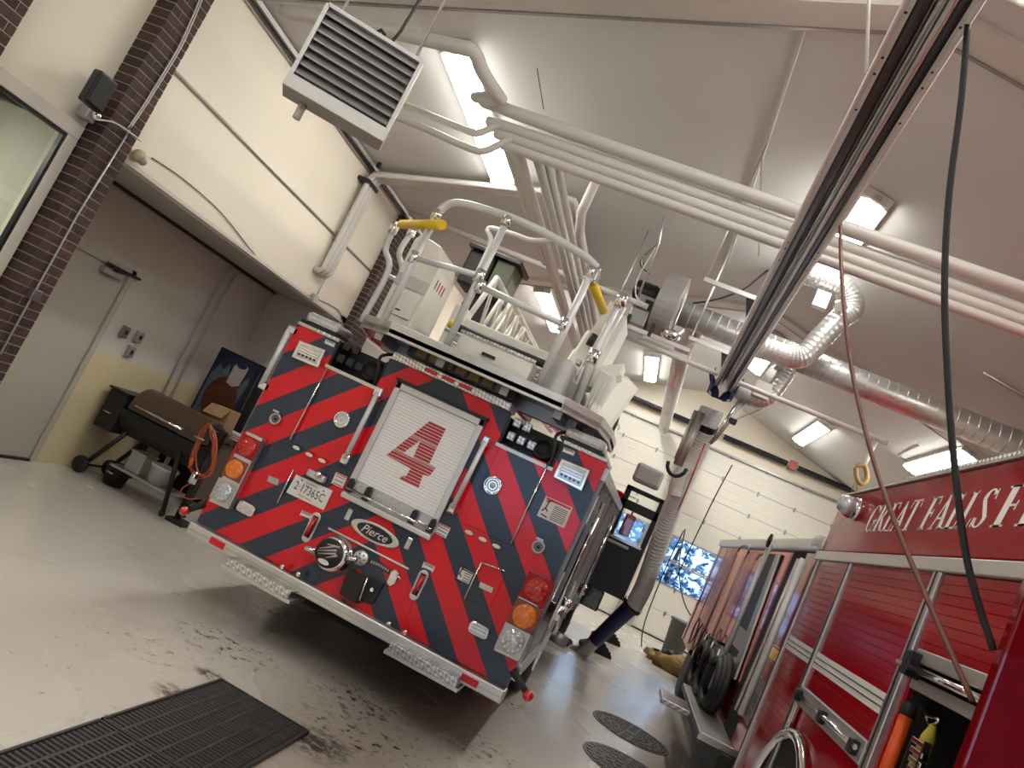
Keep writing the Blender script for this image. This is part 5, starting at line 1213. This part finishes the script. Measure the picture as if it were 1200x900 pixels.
# raised shutter over the open compartment
rz = V(1080, 770).z
o = MB().box(VX-.02, VX+.05, CY0+.05, CY1, rz-.03, rz+.03).build('raised_shutter_foot', m_alud, t2, bevel=.006)
MB().tube([(VX-.05, CY0+.05, rz-.06), (VX-.05, CY1+.05, rz-.06)], .016, 10).build('lift_bar', m_chrome, o)
MB().box(VX+.0, VX+.06, CY0+.05, CY1, rz-.14, rz-.09).build('rail', m_alud, o, bevel=.006)
for y in (CY0+.1, CY1-.06): MB().box(VX-.07, VX, y-.03, y+.03, rz-.1, rz+.01).build('latch_block', m_black, o, bevel=.008)
cp = MB()
cp.box(1.90, 1.94, CY0, CY1, .45, 2.25); cp.box(1.32, 1.92, CY0-.0, CY0+.02, .45, 2.25); cp.box(1.32, 1.92, CY1-.02, CY1, .45, 2.25); cp.box(1.32, 1.92, CY0, CY1, .45, .5)
cp.build('compartment_liner', m_matte, t2)
for y in (CY1-.12, CY1-.28): MB().box(1.84, 1.88, y-.015, y+.015, .5, 1.75).build('liner_rail', m_galvd, t2)
# tools in the compartment
def Wp(x, y, X=1.335): return at(x, y, X=X)
o = root('rescue_strut', tuple(Wp(1050, 890)), 'orange-red rescue strut standing in the open compartment', 'rescue tool')
a, b_ = Wp(1064, 834), Wp(1040, 900); b_ = a+(b_-a)*1.9
MB().tube([a, b_], .030, 14).build('sleeve', m_orangep, o); MB().tube([a+(a-b_).normalized()*.25, a], .014, 10).build('rod', m_alud, o); MB().lathe(a, (a-b_), [(.034, -.02), (.034, .03), (.02, .05)], 14).build('collar', m_matte, o)
o = root('yellow_handled_tool', tuple(Wp(1090, 850)), 'yellow handled tool hanging from a chrome hook in the compartment', 'tool')
a, b_ = Wp(1094, 850, 1.38), Wp(1082, 880, 1.38)
MB().tube([a, a.lerp(b_, .5), a+(b_-a)*1.8], [.012, .028, .032], 10).build('handle', m_yband, o)
MB().tube(smooth_path([Wp(1084, 828, 1.38), Wp(1087, 838, 1.38), Wp(1100, 843, 1.38), Wp(1096, 848, 1.38), Wp(1088, 848, 1.38), Wp(1084, 834, 1.38)], 4), .008, 6).build('hook', m_chrome, o)
o = root('tool_rack', tuple(Wp(1078, 890, 1.345)), 'chrome stepped tool rack at the bottom of the compartment', 'rack')
for k in range(4):
    a, b_ = Wp(1071-2*k, 866+11*k, 1.345), Wp(1086-2*k, 873+11*k, 1.345); MB().box(1.335, 1.36, min(a.y, b_.y), max(a.y, b_.y), a.z-.012, a.z+.012).build('rung', m_chrome, o, bevel=.004)
a = Wp(1071, 866, 1.345); b_ = Wp(1086, 873, 1.345)
for q in (a, b_): MB().box(1.335, 1.36, q.y-.006, q.y+.006, q.z-.55, q.z+.01).build('upright', m_matte, o)
# handle, seams, wheel, marker, vent
c = V(932, 838); o = MB().lathe((VX, c.y+.03, c.z), (-1, 0, 0), [(.07, 0), (.07, .012), (.055, .014)], 20).build('door_latch', m_redd, t2); MB().box(VX-.035, VX-.005, c.y-.07, c.y-.03, c.z-.08, c.z+.07).build('handle', m_chrome, o, bevel=.008)
wc = V(938, 866); wy = wc.y; wz = wc.z-.60
arc_ = [(VX-.02, wy+.62*math.cos(t*math.pi/16), wz+.60*math.sin(t*math.pi/16)) for t in range(17)]
MB().tube(arc_, .035, 10).build('fender_trim', m_chrome, t2)
MB().lathe((VX-.012, wy, wz), (1, 0, 0), [(.57, 0), (.57, .3)], 32, False).build('wheel_well', m_dark, t2)
w_ = MB().lathe((VX-.03, wy, .5), (1, 0, 0), [(.28, 0), (.42, .01), (.5, .05), (.5, .28), (.4, .3)], 30).build('tire', m_rubber, t2)
MB().lathe((VX-.035, wy, .5), (1, 0, 0), [(.28, 0), (.24, .07), (.10, .06), (.08, -.02), (.01, -.03)], 20).build('wheel_rim', m_chrome, w_)
box('chassis', (1.7, 3.3, -.5, 13.5, .3, .5), m_dark, t2)
for yy in (.4, 11.5): MB().lathe((VX+.0, yy, .5), (1, 0, 0), [(.28, 0), (.42, .01), (.5, .05), (.5, .28), (.4, .3)], 26).build('tire', m_rubber, t2)
# cab part ahead of the pump
MB().box(VX+.0, 3.75, 6.26, 13.5, .62, 2.27).build('cab', m_redd, t2, bevel=.02)
MB().box(VX-.03, VX+.05, 6.3, 13.5, 2.27, 2.385).build('roof_gutter', m_alu, t2, bevel=.02)
MB().box(VX-.035, VX+.3, 6.26, 6.6, 2.275, 2.42).build('roof_corner_cap', m_rail, t2, bevel=.05)
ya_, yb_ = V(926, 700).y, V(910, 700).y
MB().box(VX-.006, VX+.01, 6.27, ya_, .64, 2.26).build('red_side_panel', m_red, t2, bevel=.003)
MB().box(VX-.005, VX+.01, ya_, yb_, .64, 2.26).build('door_recess', m_dark, t2)  # deep shadow painted as a black strip on the flat cab side
MB().box(VX-.012, VX+.01, V(898, 700).y, V(880, 700).y, 1.42, 2.22).build('cab_window', m_matte, t2, bevel=.004)
MB().box(VX-.012, VX+.01, V(898, 700).y, V(880, 700).y, .80, 1.22).build('lower_window', m_matte, t2, bevel=.004)
MB().box(VX-.010, VX+.01, V(898, 700).y, V(880, 700).y, 1.22, 1.42).build('mid_panel', m_alud, t2)
q = [V(x, y, .003) for x, y in ((900, 754), (917, 762), (910, 776), (893, 768))]
zt_, zb2 = V(905, 757).z, V(901, 769).z
MB().box(VX-.012, VX, V(917, 762).y, V(899, 757).y, zb2, zt_).build('marker_lamp', mat('yellow_marker', (.75, .36, .02), .3, coat=.5, emit=.1), t2, bevel=.004)
for z in (zt_+.02, zb2-.02): MB().box(VX-.008, VX, V(917, 762).y-.05, V(899, 757).y+.1, z-.004, z+.004).build('pin_stripe', m_paper, t2)
MB().box(VX-.01, VX, 6.33, 6.62, V(884, 850).z-.05, V(890, 792).z).build('perforated_vent', m_plate, t2)
MB().tube([V(942, 655, .10), V(868, 838, .10)], .028, 12).build('grab_rail', m_rail, t2)
MB().tube([V(936, 655, .07), V(862, 832, .07)], .016, 10).build('grab_rail', m_alu, t2)
P = [V(x, y, .03) for x, y in ((909, 650), (913, 649), (860, 796), (855, 792))]; MB().prism(P, (.02, 0, 0)).build('door_pillar', m_alud, t2)
for k, (a, b_, r) in enumerate((((846, 641), (815, 727), .012), ((853, 643), (824, 715), .007), ((865, 644), (838, 716), .008), ((877, 646), (848, 722), .008), ((903, 637), (858, 752), .026))):
    A, B = V(*a, .12), V(*b_, .12); B.y = A.y; B.z = max(B.z-.5, .75)
    MB().tube([A, B], r, 8).build('pole', m_rail if r > .02 else m_galvd, t2)
A, B = V(865, 646, .12), V(877, 648, .12); MB().tube(smooth_path([A, A.lerp(B, .2)+Vector((0, 0, .07)), A.lerp(B, .8)+Vector((0, 0, .07)), B], 4), .012, 8).build('pole_hook', m_black, t2)
c = V(903, 634, .14); MB().lathe(c, (-1, 0, 0), [(.07, 0), (.07, .02), (.03, .03)], 16).build('pivot_disc', m_black, t2)
for k in range(5):
    a = V(820+4*k, 725+6*k, .15); MB().tube(smooth_path([a, a+Vector((0, .2, -.12)), a+Vector((0, .05, -.35)), a+Vector((0, -.25, -.2)), a+Vector((0, -.1, .0))], 5), .010, 6).build('hanging_strap', m_rope if k % 2 else m_black, t2)
# running board and step
rbz = .60
o = MB().box(VX-.28, VX+.1, 6.5, 8.6, rbz-.03, rbz+.03).build('running_board', m_alu, t2, bevel=.006)
for k in range(3): MB().box(VX-.285, VX-.275, 6.5, 8.6, rbz-.022+.018*k, rbz-.014+.018*k).build('groove', m_black, o)
MB().box(VX-.55, VX-.28, 7.3, 7.75, rbz-.05, rbz+.0).build('fold_down_step', m_plate, t2, bevel=.008)
MB().box(VX-.1, VX+.3, 6.4, 8.8, .32, rbz-.03).build('battery_box', m_matte, t2)
# door standing open beside the camera
e = at(1200, 690, Y=2.3)
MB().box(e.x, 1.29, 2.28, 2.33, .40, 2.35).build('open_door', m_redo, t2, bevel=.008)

# ================================================================== FLOOR THINGS
# grates: two cast sections
def grate(y0_, y1_, label):
    x0, x1 = -1.83, -1.215
    g = root('floor_grate', ((x0+x1)/2, (y0_+y1_)/2, 0), label, 'drain grate', 'drain grate sections')
    MB().box(x0, x1, y0_, y1_, .001, .004).build('drain_pan', m_dark, g)
    f = MB(); 
    for a in ((x0, x0+.014, y0_, y1_), (x1-.014, x1, y0_, y1_), (x0, x1, y0_, y0_+.010), (x0, x1, y1_-.010, y1_)): f.box(a[0], a[1], a[2], a[3], .004, .026)
    f.build('frame', m_grate, g)
    nr = 6; w_ = (x1-x0-.028)/nr
    for i in range(1, nr): MB().box(x0+.014+i*w_-.008, x0+.014+i*w_+.008, y0_+.01, y1_-.01, .004, .023).build('rib', m_grate, g)
    s = MB(); n = int((y1_-y0_-.02)/.031)
    for k in range(n):
        y = y0_+.012+(k+.15)*(y1_-y0_-.024)/n
        for i in range(nr):
            xa_, xb_ = x0+.014+i*w_+.010, x0+.014+(i+1)*w_-.010; t = .018
            s.prism([(xa_, y, .006), (xa_, y+t, .006), (xa_, y+t-.003, .024), (xa_, y+.003, .024)], (xb_-xa_, 0, 0))
    s.build('bars', m_grate, g, kind='stuff')
grate(3.30, 4.32, 'dark drain grate section nearer the ladder truck'); grate(2.27, 3.285, 'dark drain grate section at the bottom left corner')
# manhole covers
def cover(c, label):
    m = root('manhole_cover', (c.x, c.y, 0), label, 'manhole cover', 'cast iron floor covers'); r = .41
    MB().lathe((c.x, c.y, .001), (0, 0, 1), [(r, 0), (r, .006), (r-.03, .006), (r-.03, .002)], 40, False).build('ring', m_iron, m)
    MB().lathe((c.x, c.y, .001), (0, 0, 1), [(r-.035, 0), (r-.035, .006)], 40, False).build('plate', m_iron, m)
    s = MB()
    for q in range(4):
        rr = .07+.085*q; nn = 6+6*q
        for k in range(nn):
            a = 2*math.pi*(k+.3*q)/nn; b_ = a+2*math.pi/nn*.62
            s.prism([(c.x+rr*math.cos(a), c.y+rr*math.sin(a), .007), (c.x+rr*math.cos(b_), c.y+rr*math.sin(b_), .007), (c.x+(rr+.05)*math.cos(b_), c.y+(rr+.05)*math.sin(b_), .007), (c.x+(rr+.05)*math.cos(a), c.y+(rr+.05)*math.sin(a), .007)], (0, 0, .005))
    s.build('raised_pattern', m_iron, m, kind='stuff')
c1 = at(738.5, 858.5, Z=0); cover(c1, 'round cast iron floor cover farther from the camera')
c2 = at(683, 873, Z=0); cover(Vector((c2.x+.41, c2.y, 0)), 'round cast iron floor cover nearer, cut by the bottom edge')
# wheel chocks
def chock(x, y, a, label):
    o = root('wheel_chock', (x, y, 0), label, 'wheel chock', 'wheel chocks by the tailpipe'); R_ = Matrix.Rotation(a, 3, 'Z'); b = MB()
    P = [(-.26, 0), (.26, 0), (.24, .05), (.05, .17), (-.04, .19), (-.14, .12), (-.26, .05)]
    b.prism([Vector((x, y, 0))+R_ @ Vector((p[0], -.1, p[1])) for p in P], R_ @ Vector((0, .2, 0))).build('wedge', m_rubber, o, bevel=.012)
    for k in range(3):
        c = Vector((x, y, 0))+R_ @ Vector((.20-.055*k, 0, .078+.038*k)); MB().obb(c, R_ @ Vector((.012, 0, 0)), R_ @ Vector((0, .1, 0)), (0, 0, .012)).build('tread_ridge', m_rubber, o)
    c = Vector((x, y, 0))+R_ @ Vector((.22, 0, .05)); MB().tube([c+R_ @ Vector((0, -.04, 0)), c+R_ @ Vector((.05, 0, .02)), c+R_ @ Vector((0, .04, 0))], .009, 6).build('pull_loop', m_chrome, o)
q = at(700, 766, Z=0); chock(q.x-.05, q.y+.1, .2, 'black rubber wheel chock under the blue hose end')
q = at(715, 757, Z=0); chock(q.x-.10, q.y+.35, .5, 'black rubber wheel chock behind the blue hose end')
# bin
bn = root('waste_bin', (1.38, 16.1, 0), 'dark grey tapered waste bin by the far door', 'bin'); q = at(775, 770, Z=0)
bx, by = at(783, 763, Z=0).x+.0, 15.9
bn.location = (bx, by, 0); bn['_o'] = (bx, by, 0)
MB().lathe((bx, by, 0), (0, 0, 1), [(.19, 0), (.25, .68), (.265, .70), (.265, .72), (.24, .72), (.235, .68), (.18, .03)], 24).build('bin_body', m_binp, bn)
MB().lathe((bx, by, .69), (0, 0, 1), [(.262, 0), (.275, .01), (.275, .03), (.262, .04)], 24).build('rim', m_binp, bn)
# turnout gear lying on the floor
def lump(name, c, sc, mt, parent, seed, amp=.25):
    rng = random.Random(seed); b = MB(); n = 18; m_ = 11; vs_ = []
    ph = [rng.uniform(0, 6.28) for _ in range(6)]
    for i in range(m_):
        t = math.pi*i/(m_-1)
        for k in range(n):
            a = 2*math.pi*k/n
            rr = 1+amp*(.5*math.sin(3*a+ph[0]+2*t)+.3*math.sin(5*a+ph[1]-3*t)+.3*math.sin(7*t+ph[2]+a)+.25*math.sin(11*a+ph[3]))
            p = Vector((math.cos(a)*math.sin(t), math.sin(a)*math.sin(t), math.cos(t)))*rr
            vs_.append((c[0]+p.x*sc[0], c[1]+p.y*sc[1], max(.004, c[2]+p.z*sc[2])))
    b.add(vs_, [(i*n+k, i*n+(k+1) % n, (i+1)*n+(k+1) % n, (i+1)*n+k) for i in range(m_-1) for k in range(n)], True)
    return b.build(name, mt, parent)
g0 = at(790, 788, Z=0)
gc = root('turnout_coat', (g0.x, g0.y, 0), 'tan turnout coat crumpled on the floor below the bin', 'coat')
lump('coat_body', (g0.x+.10, g0.y-.05, .12), (.42, .36, .17), m_tan, gc, 3, .3); lump('sleeve', (g0.x-.32, g0.y+.22, .08), (.28, .13, .09), m_tan, gc, 5, .4); lump('sleeve', (g0.x-.10, g0.y-.25, .10), (.30, .12, .12), m_tamp, gc, 8, .45); lump('lining', (g0.x-.05, g0.y+.05, .20), (.22, .20, .10), m_black, gc, 12, .5)
for k in range(4):
    a = (g0.x-.5+.2*k, g0.y+.25-.10*k, .14+.02*k); MB().tube(smooth_path([a, (a[0]+.1, a[1]-.05, a[2]+.05), (a[0]+.22, a[1]+.02, a[2]+.03), (a[0]+.32, a[1]-.1, a[2]+.02)], 4), .022, 6).build('reflective_trim', m_paper if k % 2 else m_black, gc)
# black suction hoses coiled on the cab side
for k in range(3):
    c0, c1_ = V(829+8*k, 746+9*k, .16), V(809+7*k, 808+12*k, .16); c = c0.lerp(c1_, .5); b_ = abs(c0.z-c1_.z)/2
    o = root('hose_coil', (0, 0, 0)); o.parent = t2; o.location = -Vector(t2['_o'])
    for j in range(3):
        pts = [(VX-.10-.035*j-.0*k, c.y+(.42-.03*j)*math.cos(t*math.pi/14), c.z+(b_-.03*j)*math.sin(t*math.pi/14)) for t in range(29)]
        MB().tube(pts, .036, 10).build('hose_turn', m_rubber, o)
    MB().box(VX-.2, VX, c.y-.04, c.y+.04, c.z+b_-.03, c.z+b_+.03).build('hook', m_chrome, o)
gb = at(843, 832, Z=0)
o = root('red_gear_bag', (gb.x, gb.y, 0), 'red gear bag on the floor behind the truck step', 'bag')
lump('bag_body', (gb.x, gb.y, .28), (.18, .35, .27), m_redl if False else mat('red_bag_fabric', (.28, .01, .02), .6, bump=.2), o, 9, .15)
MB().tube(smooth_path([(gb.x-.05, gb.y-.2, .5), (gb.x-.05, gb.y-.1, .62), (gb.x-.05, gb.y+.1, .62), (gb.x-.05, gb.y+.2, .5)], 5), .015, 6).build('bag_handle', m_black, o)

# ---- pellet grill in the recess, facing the camera
gr = root('pellet_grill', (-4.8, 7.05, 0), 'black barrel pellet grill with a brown lid by the recess wall', 'grill')
gy = 7.08; rr = .235; zc_ = .77; xa, xb = -5.155, -4.235
def half(a0, a1, n=14): return [(gy+rr*math.cos(a0+(a1-a0)*i/n), zc_+rr*1.12*math.sin(a0+(a1-a0)*i/n)) for i in range(n+1)]
MB().prism([(xa, y, z) for y, z in half(math.pi, 2*math.pi)], (xb-xa, 0, 0)).build('barrel', m_matte, gr, bevel=.006)
lid = MB().prism([(xa+.04, y, z+.012) for y, z in half(0, math.pi)], (xb-xa-.04, 0, 0)).build('lid', m_brown, gr, bevel=.02)
MB().tube([(-5.01, gy-rr-.035, .845), (-4.41, gy-rr-.035, .845)], .012, 10).build('lid_handle', m_chrome, lid)
for x in (-4.98, -4.44): MB().tube([(x, gy-rr-.035, .845), (x, gy-rr+.02, .85)], .008, 6).build('handle_stem', m_chrome, lid)
MB().box(-5.375, xa, 6.84, 7.24, .49, .895).build('hopper', m_matte, gr, bevel=.012)
MB().box(-5.39, xa+.02, 6.82, 7.26, .895, .92).build('hopper_lid', m_black, gr, bevel=.004)
MB().tube([(-5.31, 6.84, .66), (-5.31, 6.81, .665), (-5.24, 6.81, .665), (-5.24, 6.84, .66)], .006, 6).build('cleanout_handle', m_alu, gr)
for y in (6.88, 7.26):
    MB().tube([(-5.0, y, .56), (-5.26, y, .10)], .024, 8).build('leg', m_matte, gr); MB().tube([(-4.38, y, .66), (-4.235, y, .06)], .024, 8).build('leg', m_matte, gr)
    MB().lathe((-5.28, y-.06 if y < 7 else y, .088), (0, 1, 0), [(.03, 0), (.07, .0), (.086, .012), (.086, .045), (.07, .055), (.03, .055)], 24).build('wheel', m_rubber, gr)
    MB().ball((-4.235, y, .036), .034, 10).build('caster', m_rubber, gr)
MB().tube([(-5.28, 6.86, .088), (-5.28, 7.28, .088)], .012, 8).build('axle', m_black, gr)
MB().box(-5.02, -4.28, 6.90, 7.24, .20, .225).build('bottom_shelf', m_alud, gr, bevel=.005)
q = root('white_bucket', (-4.52, 7.02, .225), 'white plastic bucket on the shelf below the grill', 'bucket')
MB().lathe((-4.52, 7.03, .226), (0, 0, 1), [(.115, 0), (.13, .16), (.14, .165), (.14, .19), (.12, .19)], 24).build('bucket_body', mat('bucket_plastic', (.50, .49, .45), .4), q)
q = root('parts_box', (-4.86, 7.05, .225), 'grey box on the grill shelf left of the bucket', 'box'); MB().box(-4.90, -4.72, 6.95, 7.15, .226, .42).build('box_body', m_alud, q, bevel=.01); MB().box(-4.905, -4.715, 6.945, 7.155, .42, .435).build('box_lid', m_alud, q)
q = root('black_tub', (-5.0, 7.05, 0), 'black tub on the floor under the grill hopper', 'tub'); MB().lathe((-5.0, 7.06, .002), (0, 0, 1), [(.10, 0), (.13, .20), (.14, .21), (.11, .21), (.10, .02)], 20).build('tub_body', m_black, q); MB().tube([(-5.03, 6.93, .13), (-4.96, 6.93, .13)], .010, 6).build('tub_handle', m_alu, q)
# ---- bench, picture, carton
be = root('work_bench', (-4.8, 8.1, 0), 'brown wooden bench standing behind the grill', 'bench')
MB().box(-5.35, -4.46, 7.62, 8.12, .80, .85).build('bench_top', mat('bench_wood', (.10, .06, .04), .6, var=.3), be, bevel=.005)
for x, y in ((-5.3, 7.67), (-4.51, 7.67), (-5.3, 8.07), (-4.51, 8.07)): MB().box(x-.03, x+.03, y-.03, y+.03, 0, .80).build('leg', m_matte, be)
MB().box(-4.52, -4.49, 7.70, 8.04, .12, .78).build('side_panel', mat('bench_side', (.16, .12, .09), .7, var=.2), be)
PYc = 8.15
pic = root('framed_picture', (-5.0, 8.17, .0), 'large framed picture of an amber bottle on dark blue', 'picture')
xa_, xb_ = at(260, 406, Y=PYc).x, at(319, 431, Y=PYc).x; zt4 = at(260, 406, Y=PYc).z; zb4 = .86
MB().box(xa_, xb_, PYc, PYc+.05, zb4, zt4).build('frame', m_black, pic, bevel=.006)
MB().box(xa_+.06, xb_-.06, PYc+.05, PYc+.07, 0, zb4+.1).build('back_strut', m_black, pic)
w_, h_ = xb_-xa_, zt4-zb4
MB().box(xa_+.025, xb_-.16, PYc-.004, PYc, zb4+.03, zt4-.03).build('print_ground', m_navy, pic)
def pc_(pts, dx, mt, nm): MB().prism([(xa_+w_*u, PYc-dx, zb4+h_*v) for u, v in pts], (0, -.001, 0)).build(nm, mt, pic)
pc_([(.05, .05), (.05, .62), (.14, .80), (.22, .72), (.30, .84), (.40, .62), (.35, .3), (.2, .05)], .0045, m_ice, 'print_ice')
pc_([(.60, .45), (.64, .66), (.72, .80), (.76, .70), (.70, .35)], .0045, m_ice, 'print_ice')
pc_([(.40+.30*math.cos(t*.314), .36+.31*math.sin(t*.314)) for t in range(20)], .006, m_amberd, 'print_bottle')
pc_([(.38, .60), (.38, .84), (.44, .90), (.56, .92), (.64, .88), (.62, .62), (.5, .57)], .0075, m_plabel, 'print_bottle_neck')
pc_([(.51+.10*math.cos(t*.628), .88+.045*math.sin(t*.628)) for t in range(10)], .009, m_navy, 'print_bottle_mouth')
pc_([(.85, .1), (.85, .9), (.87, .9), (.87, .1)], .006, m_ice, 'frame_highlight')
cbx = root('cardboard_box', (-4.57, 7.75, .85), 'open brown cardboard box in front of the bottle picture', 'box')
P = [at(x, y, Y=7.66) for x, y in ((249, 472), (271, 481), (258, 507), (236, 498))]; dz = .855-min(p.z for p in P)
P = [Vector((p.x, p.y, max(p.z, .855))) for p in P]
MB().prism(P, (0, .22, 0)).build('carton', m_card, cbx); MB().prism([P[0]+Vector((0, -.001, 0)), P[1]+Vector((0, -.001, 0)), P[1]+Vector((-.02, -.07, -.12)), P[0]+Vector((-.02, -.07, -.12))], (0, -.005, 0)).build('flap', m_card, cbx)
for k in range(3):
    o = root('paper_binder', (-4.5, 7.9, .85+.03*(2-k)), ('top', 'middle', 'bottom')[k]+' binder of the pile on the bench right of the carton', 'binder', 'binders on the bench')
    z = .851+.028*(2-k); MB().box(-4.66+.02*k, -4.40+.01*k, 7.90, 8.10, z, z+.024).build('binder_cover', (m_paper, m_matte, m_card)[k], o, bevel=.003); MB().box(-4.655+.02*k, -4.395+.01*k, 7.897, 7.90, z+.004, z+.02).build('pages', m_paper, o)
# ---- orange extension cord on a post stand
st2 = root('post_stand', (-4.12, 6.95, 0), 'dark post stand holding the orange cord beside the truck', 'stand')
MB().tube([(-4.12, 6.97, 0), (-4.12, 6.97, .86)], .03, 10).build('post', m_matte, st2); MB().box(-4.19, -3.98, 6.88, 7.08, 0, .04).build('base', m_matte, st2, bevel=.01)
MB().box(-4.17, -4.06, 6.92, 7.02, .78, 1.0).build('head', m_black, st2, bevel=.02)
MB().tube([(-4.12, 6.93, .96), (-4.12, 6.80, .97), (-4.12, 6.76, 1.0)], .010, 6).build('cord_hook', m_alu, st2)
oc = root('extension_cord', (-4.12, 6.8, .5), 'orange extension cord coiled and hanging beside the grill', 'cord')
rng = random.Random(2)
for k in range(6):
    j = lambda: rng.uniform(-4, 4)
    pts = [at(x, y, Y=6.86-.012*k) for x, y in ((245, 496), (236+j(), 508), (228+j(), 528), (228+j()*1.5, 548), (236+j(), 558+j()), (246+j(), 552+j()), (250+j(), 530), (249+j(), 510), (245, 496))]
    MB().tube(smooth_path(pts, 6), .0065, 6).build('cord_loop', m_orange, oc)
OY = 6.76
MB().tube([at(225, 537, Y=OY), at(222, 549, Y=OY)], [.022, .016], 10).build('plug', m_orangep, oc)
MB().tube([at(231, 553, Y=OY), at(224, 566, Y=OY)], [.035, .04], 14).build('lamp_guard', m_chrome, oc)
MB().tube(smooth_path([at(*p, Y=OY) for p in ((235, 515), (229, 525), (224, 540))], 4), .006, 6).build('cord_tail', m_orange, oc)
MB().tube(smooth_path([at(*p, Y=OY) for p in ((224, 566), (214, 572), (212, 580), (222, 585), (232, 584))], 4), .006, 6).build('cord_tail', m_orange, oc)
MB().tube([at(228, 511, Y=OY), at(239, 516, Y=OY)], .008, 8).build('clip', m_alu, oc)
